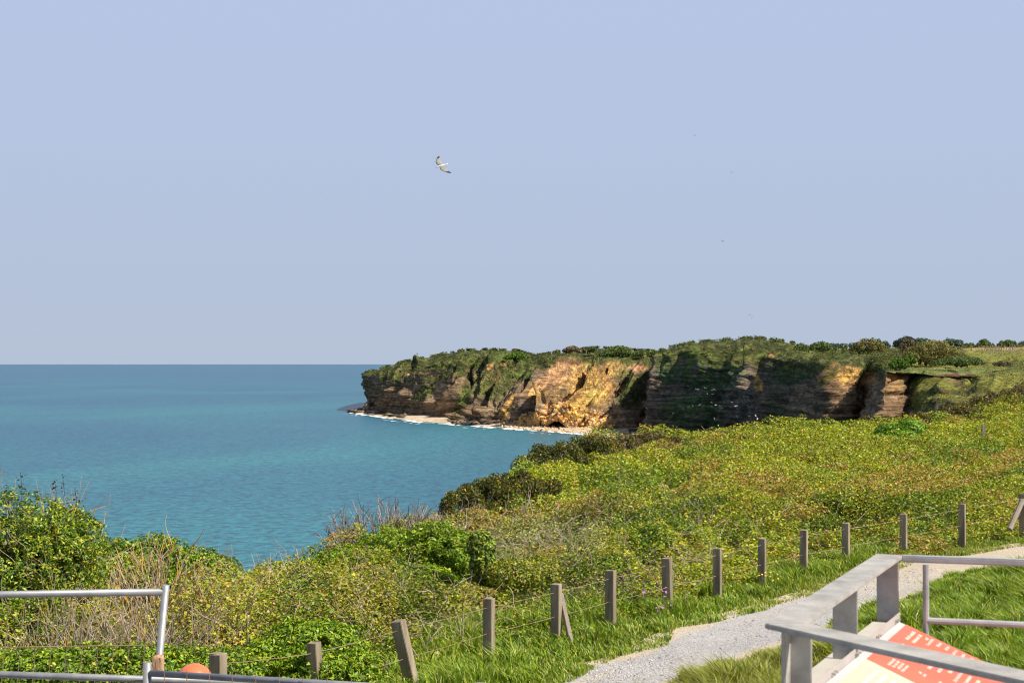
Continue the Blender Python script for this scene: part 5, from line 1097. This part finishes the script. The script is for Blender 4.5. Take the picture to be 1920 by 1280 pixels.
# panel three
Y3 = 6.45; T3 = pxl(276, 1241, Y3); q = pxl(276, 1261, Y3); q2 = pxl(900, 1298, Y3-.55)
p3 = empty('fence_panel', (T3.x, T3.y, GZ0), 'near steel panel with a short open pole and wire ends above its top tube', 'fence panel', grp)
o = pole((T3.x, T3.y, GZ0), T3, .0195, p3); smooth_(o)
bm = bmesh.new(); tube(bm, [T3+Vector((0, 0, -.02)), T3+Vector((0, 0, .0008))], .016, 14); obj_bm('pole_mouth', bm, mat('tube_inside', (.22, .22, .22), .7), p3)
smooth_(pole(q, q2, .0150, p3, 'top_tube')); smooth_(pole(q2+Vector((0, 0, .04)), (q2.x, q2.y, GZ0), .0195, p3)); smooth_(pole((q.x, q.y, GZ0+.15), (q2.x, q2.y, GZ0+.15), .015, p3, 'bottom_tube'))
k_ = 0; px = 313
while px < 880:
    t_ = (px-276)/624.; a = q.lerp(q2, t_)+Vector((0, -.017, 0)); bm = bmesh.new(); tube(bm, [a+Vector((0, 0, .032)), Vector((a.x, a.y, GZ0+.1))], .0016, 4); obj_bm('mesh_wire', bm, M_wire, p3); px += 45
for z_ in (.25, .5, .75, 1.0, 1.2):
    bm = bmesh.new(); tube(bm, [q+Vector((0, -.014, -z_)), q2+Vector((0, -.014, -z_))], .0016, 4); obj_bm('mesh_wire', bm, M_wire, p3)
# split stub and orange float
M_split = noise_mat('split_wood', [(0.28, 0.15, 0.08), (0.50, 0.31, 0.18), (0.62, 0.44, 0.28)], 18, 8, .85, bump=.8, bscale=60, stretch=(1, 1, .25))
bm = bmesh.new(); a, b = pxl(298, 1275, 7.0), pxl(296, 1230, 7.0); bar(bm, (a.x, a.y, GZ0), b, .046, .05, up=(0, 1, 0), bev=.003)
for v in bm.verts:
    if v.co.z > b.z-.02: v.co.z += random.uniform(-.012, .012); v.co.x += random.uniform(-.004, .004)
tag(obj_bm('wooden_stub', bm, M_split), 'freshly split reddish wooden stub beside the leaning steel pole', 'post')
M_org = noise_mat('orange_plastic', [(0.72, 0.15, 0.06), (0.80, 0.20, 0.09)], 7, 4, .3, spec=.5)
cb = pxl(364, 1278, 9.4); bm = bmesh.new(); bmesh.ops.create_uvsphere(bm, u_segments=40, v_segments=24, radius=1)
for v in bm.verts: v.co = Vector((v.co.x*.121, v.co.y*.121, v.co.z*.122*(1 if v.co.z > 0 else 1.3)*(1-.0*v.co.x))) + cb
bz = GZ0+.16
fl = empty('float_ball', (cb.x, cb.y, bz), 'shiny orange plastic ball behind the near panel tube', 'float')
obj_bm('ball', bm, M_org, fl, smooth=True)
bm = bmesh.new(); tube(bm, [(cb.x, cb.y, float(gz(cb.x, cb.y))-.1), (cb.x, cb.y, cb.z-.12)], .03, 10); obj_bm('stalk', bm, M_org, fl)

# ------------------------------------------------------------------ birds
M_gw = noise_mat('gull_white', [(0.48, .48, .46), (.60, .60, .58)], 3, 3, .8); M_gg = noise_mat('gull_grey', [(.17, .18, .17), (.30, .30, .27)], 6, 3, .8); M_gb = mat('gull_black', (.02, .02, .022), .7); M_bill = mat('gull_bill', (.35, .22, .06), .5)
def gull(name, loc, span, rot, label, detail, cat='gull', group=None, dark=False, flap=0.25):
    bm = bmesh.new(); seg = 12 if detail else 5; S_ = span/1.35
    prof = [(-.30, .004), (-.27, .018), (-.22, .034), (-.16, .048), (-.06, .062), (.04, .064), (.14, .050), (.20, .036), (.245, .034), (.28, .026), (.30, .013), (.335, .008), (.35, .002)]
    rings = []
    for (u, r__) in prof:
        zc = .012*math.sin(u*6)+(.012 if u > .22 else 0)-(.015 if u > .31 else 0)
        rings.append([bm.verts.new((r__*math.cos(2*math.pi*k/seg), u, zc + r__*.9*math.sin(2*math.pi*k/seg))) for k in range(seg)])
    for i in range(len(rings)-1):
        for k in range(seg):
            f = bm.faces.new((rings[i][k], rings[i][(k+1) % seg], rings[i+1][(k+1) % seg], rings[i+1][k])); f.material_index = 3 if i >= 10 else 0
    bm.faces.new(rings[0]); f = bm.faces.new(rings[-1][::-1]); f.material_index = 3
    # tail fan
    t0 = [(-.025, -.22), (.025, -.22), (.045, -.35), (.02, -.37), (-.02, -.37), (-.045, -.35)]
    lo = [bm.verts.new((a, b, -.004)) for a, b in t0]; hi = [bm.verts.new((a, b, .006)) for a, b in t0]; bm.faces.new(lo[::-1]); bm.faces.new(hi)
    for i in range(6): bm.faces.new((lo[i], lo[(i+1) % 6], hi[(i+1) % 6], hi[i]))
    # wings: stations out from the body (x, leading y, trailing y, z)
    W_ = [(.03, .10, -.10, .02), (.12, .15, -.075, .02+flap*.10), (.22, .17, -.06, .02+flap*.22), (.30, .165, -.05, .02+flap*.28), (.40, .12, -.075, .02+flap*.24), (.50, .05, -.11, .02+flap*.16), (.58, -.02, -.14, .02+flap*.06), (.645, -.10, -.165, .02-flap*.04), (.675, -.155, -.178, .02-flap*.09)]
    for sgn in (-1, 1):
        tp, bt = [], []
        for (x_, le, te, z_) in W_:
            th = .018*(1-x_/.75)+.002; row = []; rowb = []
            for j_, t_ in enumerate((0, .3, .7, 1)):
                yv = (le+(te-le)*t_-.04)*1.25+.04; zz_ = z_+th*(.6, 1, .5, 0)[j_]; row.append(bm.verts.new((sgn*x_, yv, zz_))); rowb.append(bm.verts.new((sgn*x_, yv, z_-th*(.3, .5, .3, .15)[j_]-.001)))
            tp.append(row); bt.append(rowb)
        for i in range(len(W_)-1):
            mi_ = 2 if i >= 5 else 1
            for j_ in range(3):
                for arr, mm in ((tp, 2 if i >= 5 else 1), (bt, 2 if i >= 5 else (1 if j_ > 0 else 0))):
                    f = bm.faces.new((arr[i][j_], arr[i+1][j_], arr[i+1][j_+1], arr[i][j_+1])); f.material_index = mm
            for j_ in (0, 3):
                f = bm.faces.new((tp[i][j_], tp[i+1][j_], bt[i+1][j_], bt[i][j_])); f.material_index = 2 if i >= 5 else 0
        f = bm.faces.new([tp[-1][j_] for j_ in range(4)] + [bt[-1][j_] for j_ in (3, 2, 1, 0)]); f.material_index = 2
        f = bm.faces.new([tp[0][j_] for j_ in range(4)] + [bt[0][j_] for j_ in (3, 2, 1, 0)]); f.material_index = 0
    bmesh.ops.scale(bm, vec=(S_, S_, S_), verts=bm.verts); bmesh.ops.recalc_face_normals(bm, faces=bm.faces)
    ms = [M_gb]*4 if dark else ([M_gw, M_gg, M_gb, M_bill] if detail else [M_gw, M_gw, M_gg, M_bill])
    o = obj_bm(name, bm, None, smooth=detail, mats=ms); o.location = loc; o.rotation_euler = rot; return tag(o, label, cat, group)
# flying gull: nose points to image left, body rolled so that wings run upper-left to lower-right
Gp = at(828, 311, 72)
o = gull('gull', Gp, 1.30, (0, 0, 0), 'large white gull with dark wing tips gliding in the open sky', True, flap=.12)
Xa = Vector((-0.50, 0.45, 0.74)).normalized()          # right wing direction in world
Yn = Vector((-0.86, -0.28, -0.22)); Yn = (Yn - Xa*Yn.dot(Xa)).normalized(); Za = Xa.cross(Yn)
o.rotation_mode = 'QUATERNION'; o.rotation_quaternion = Matrix((Xa, Yn, Za)).transposed().to_quaternion()
cg = 'white gulls wheeling in front of the dark cliff'
GL = [(1290, 724), (1305, 729), (1309, 730), (1322, 727), (1335, 731), (1339, 730), (1326, 738), (1336, 739), (1299, 751), (1299, 761), (1312, 759), (1334, 754), (1334, 762), (1342, 759), (1350, 761), (1354, 765), (1372, 754), (1380, 761), (1212, 765), (1262, 775), (1269, 800), (1339, 784), (1382, 781), (1405, 780), (1417, 779), (1420, 785), (1413, 797), (1335, 806), (1305, 812)]
for i, (px, py) in enumerate(GL):
    rs = random.Random(i+50); Y = 560 - (px-1212)*.25 + rs.uniform(-15, 15); st_ = (px, py)
    gull('gull', at(px, py, Y), 1.1+rs.uniform(0, .5), (rs.uniform(-.7, .7), rs.uniform(-1.0, 1.0), rs.uniform(0, 6.28)), 'small white gull flying in front of the dark bird cliff', False, group=cg)
for (px, py, Y, s_, lb, dk) in [(1302, 254, 330, .55, 'tiny dark bird, highest speck in the sky at right', True), (1372, 323, 300, .8, 'small dark bird in the right half of the sky below the highest speck', True), (1355, 452, 420, .9, 'faint grey bird halfway down the right sky', True), (1419, 535, 450, .6, 'tiny pale bird low in the sky over the cliff top', False), (1406, 590, 480, .9, 'upper one of a close pair of dark birds just over the cliff top', True), (1410, 595, 480, .8, 'lower one of a close pair of dark birds just over the cliff top', True)]:
    rs = random.Random(px); gull('bird', at(px, py, Y), s_, (rs.uniform(-.5, .5), rs.uniform(-.9, .9), rs.uniform(0, 6.28)), lb, False, cat='bird', dark=dk)
print('scene built')
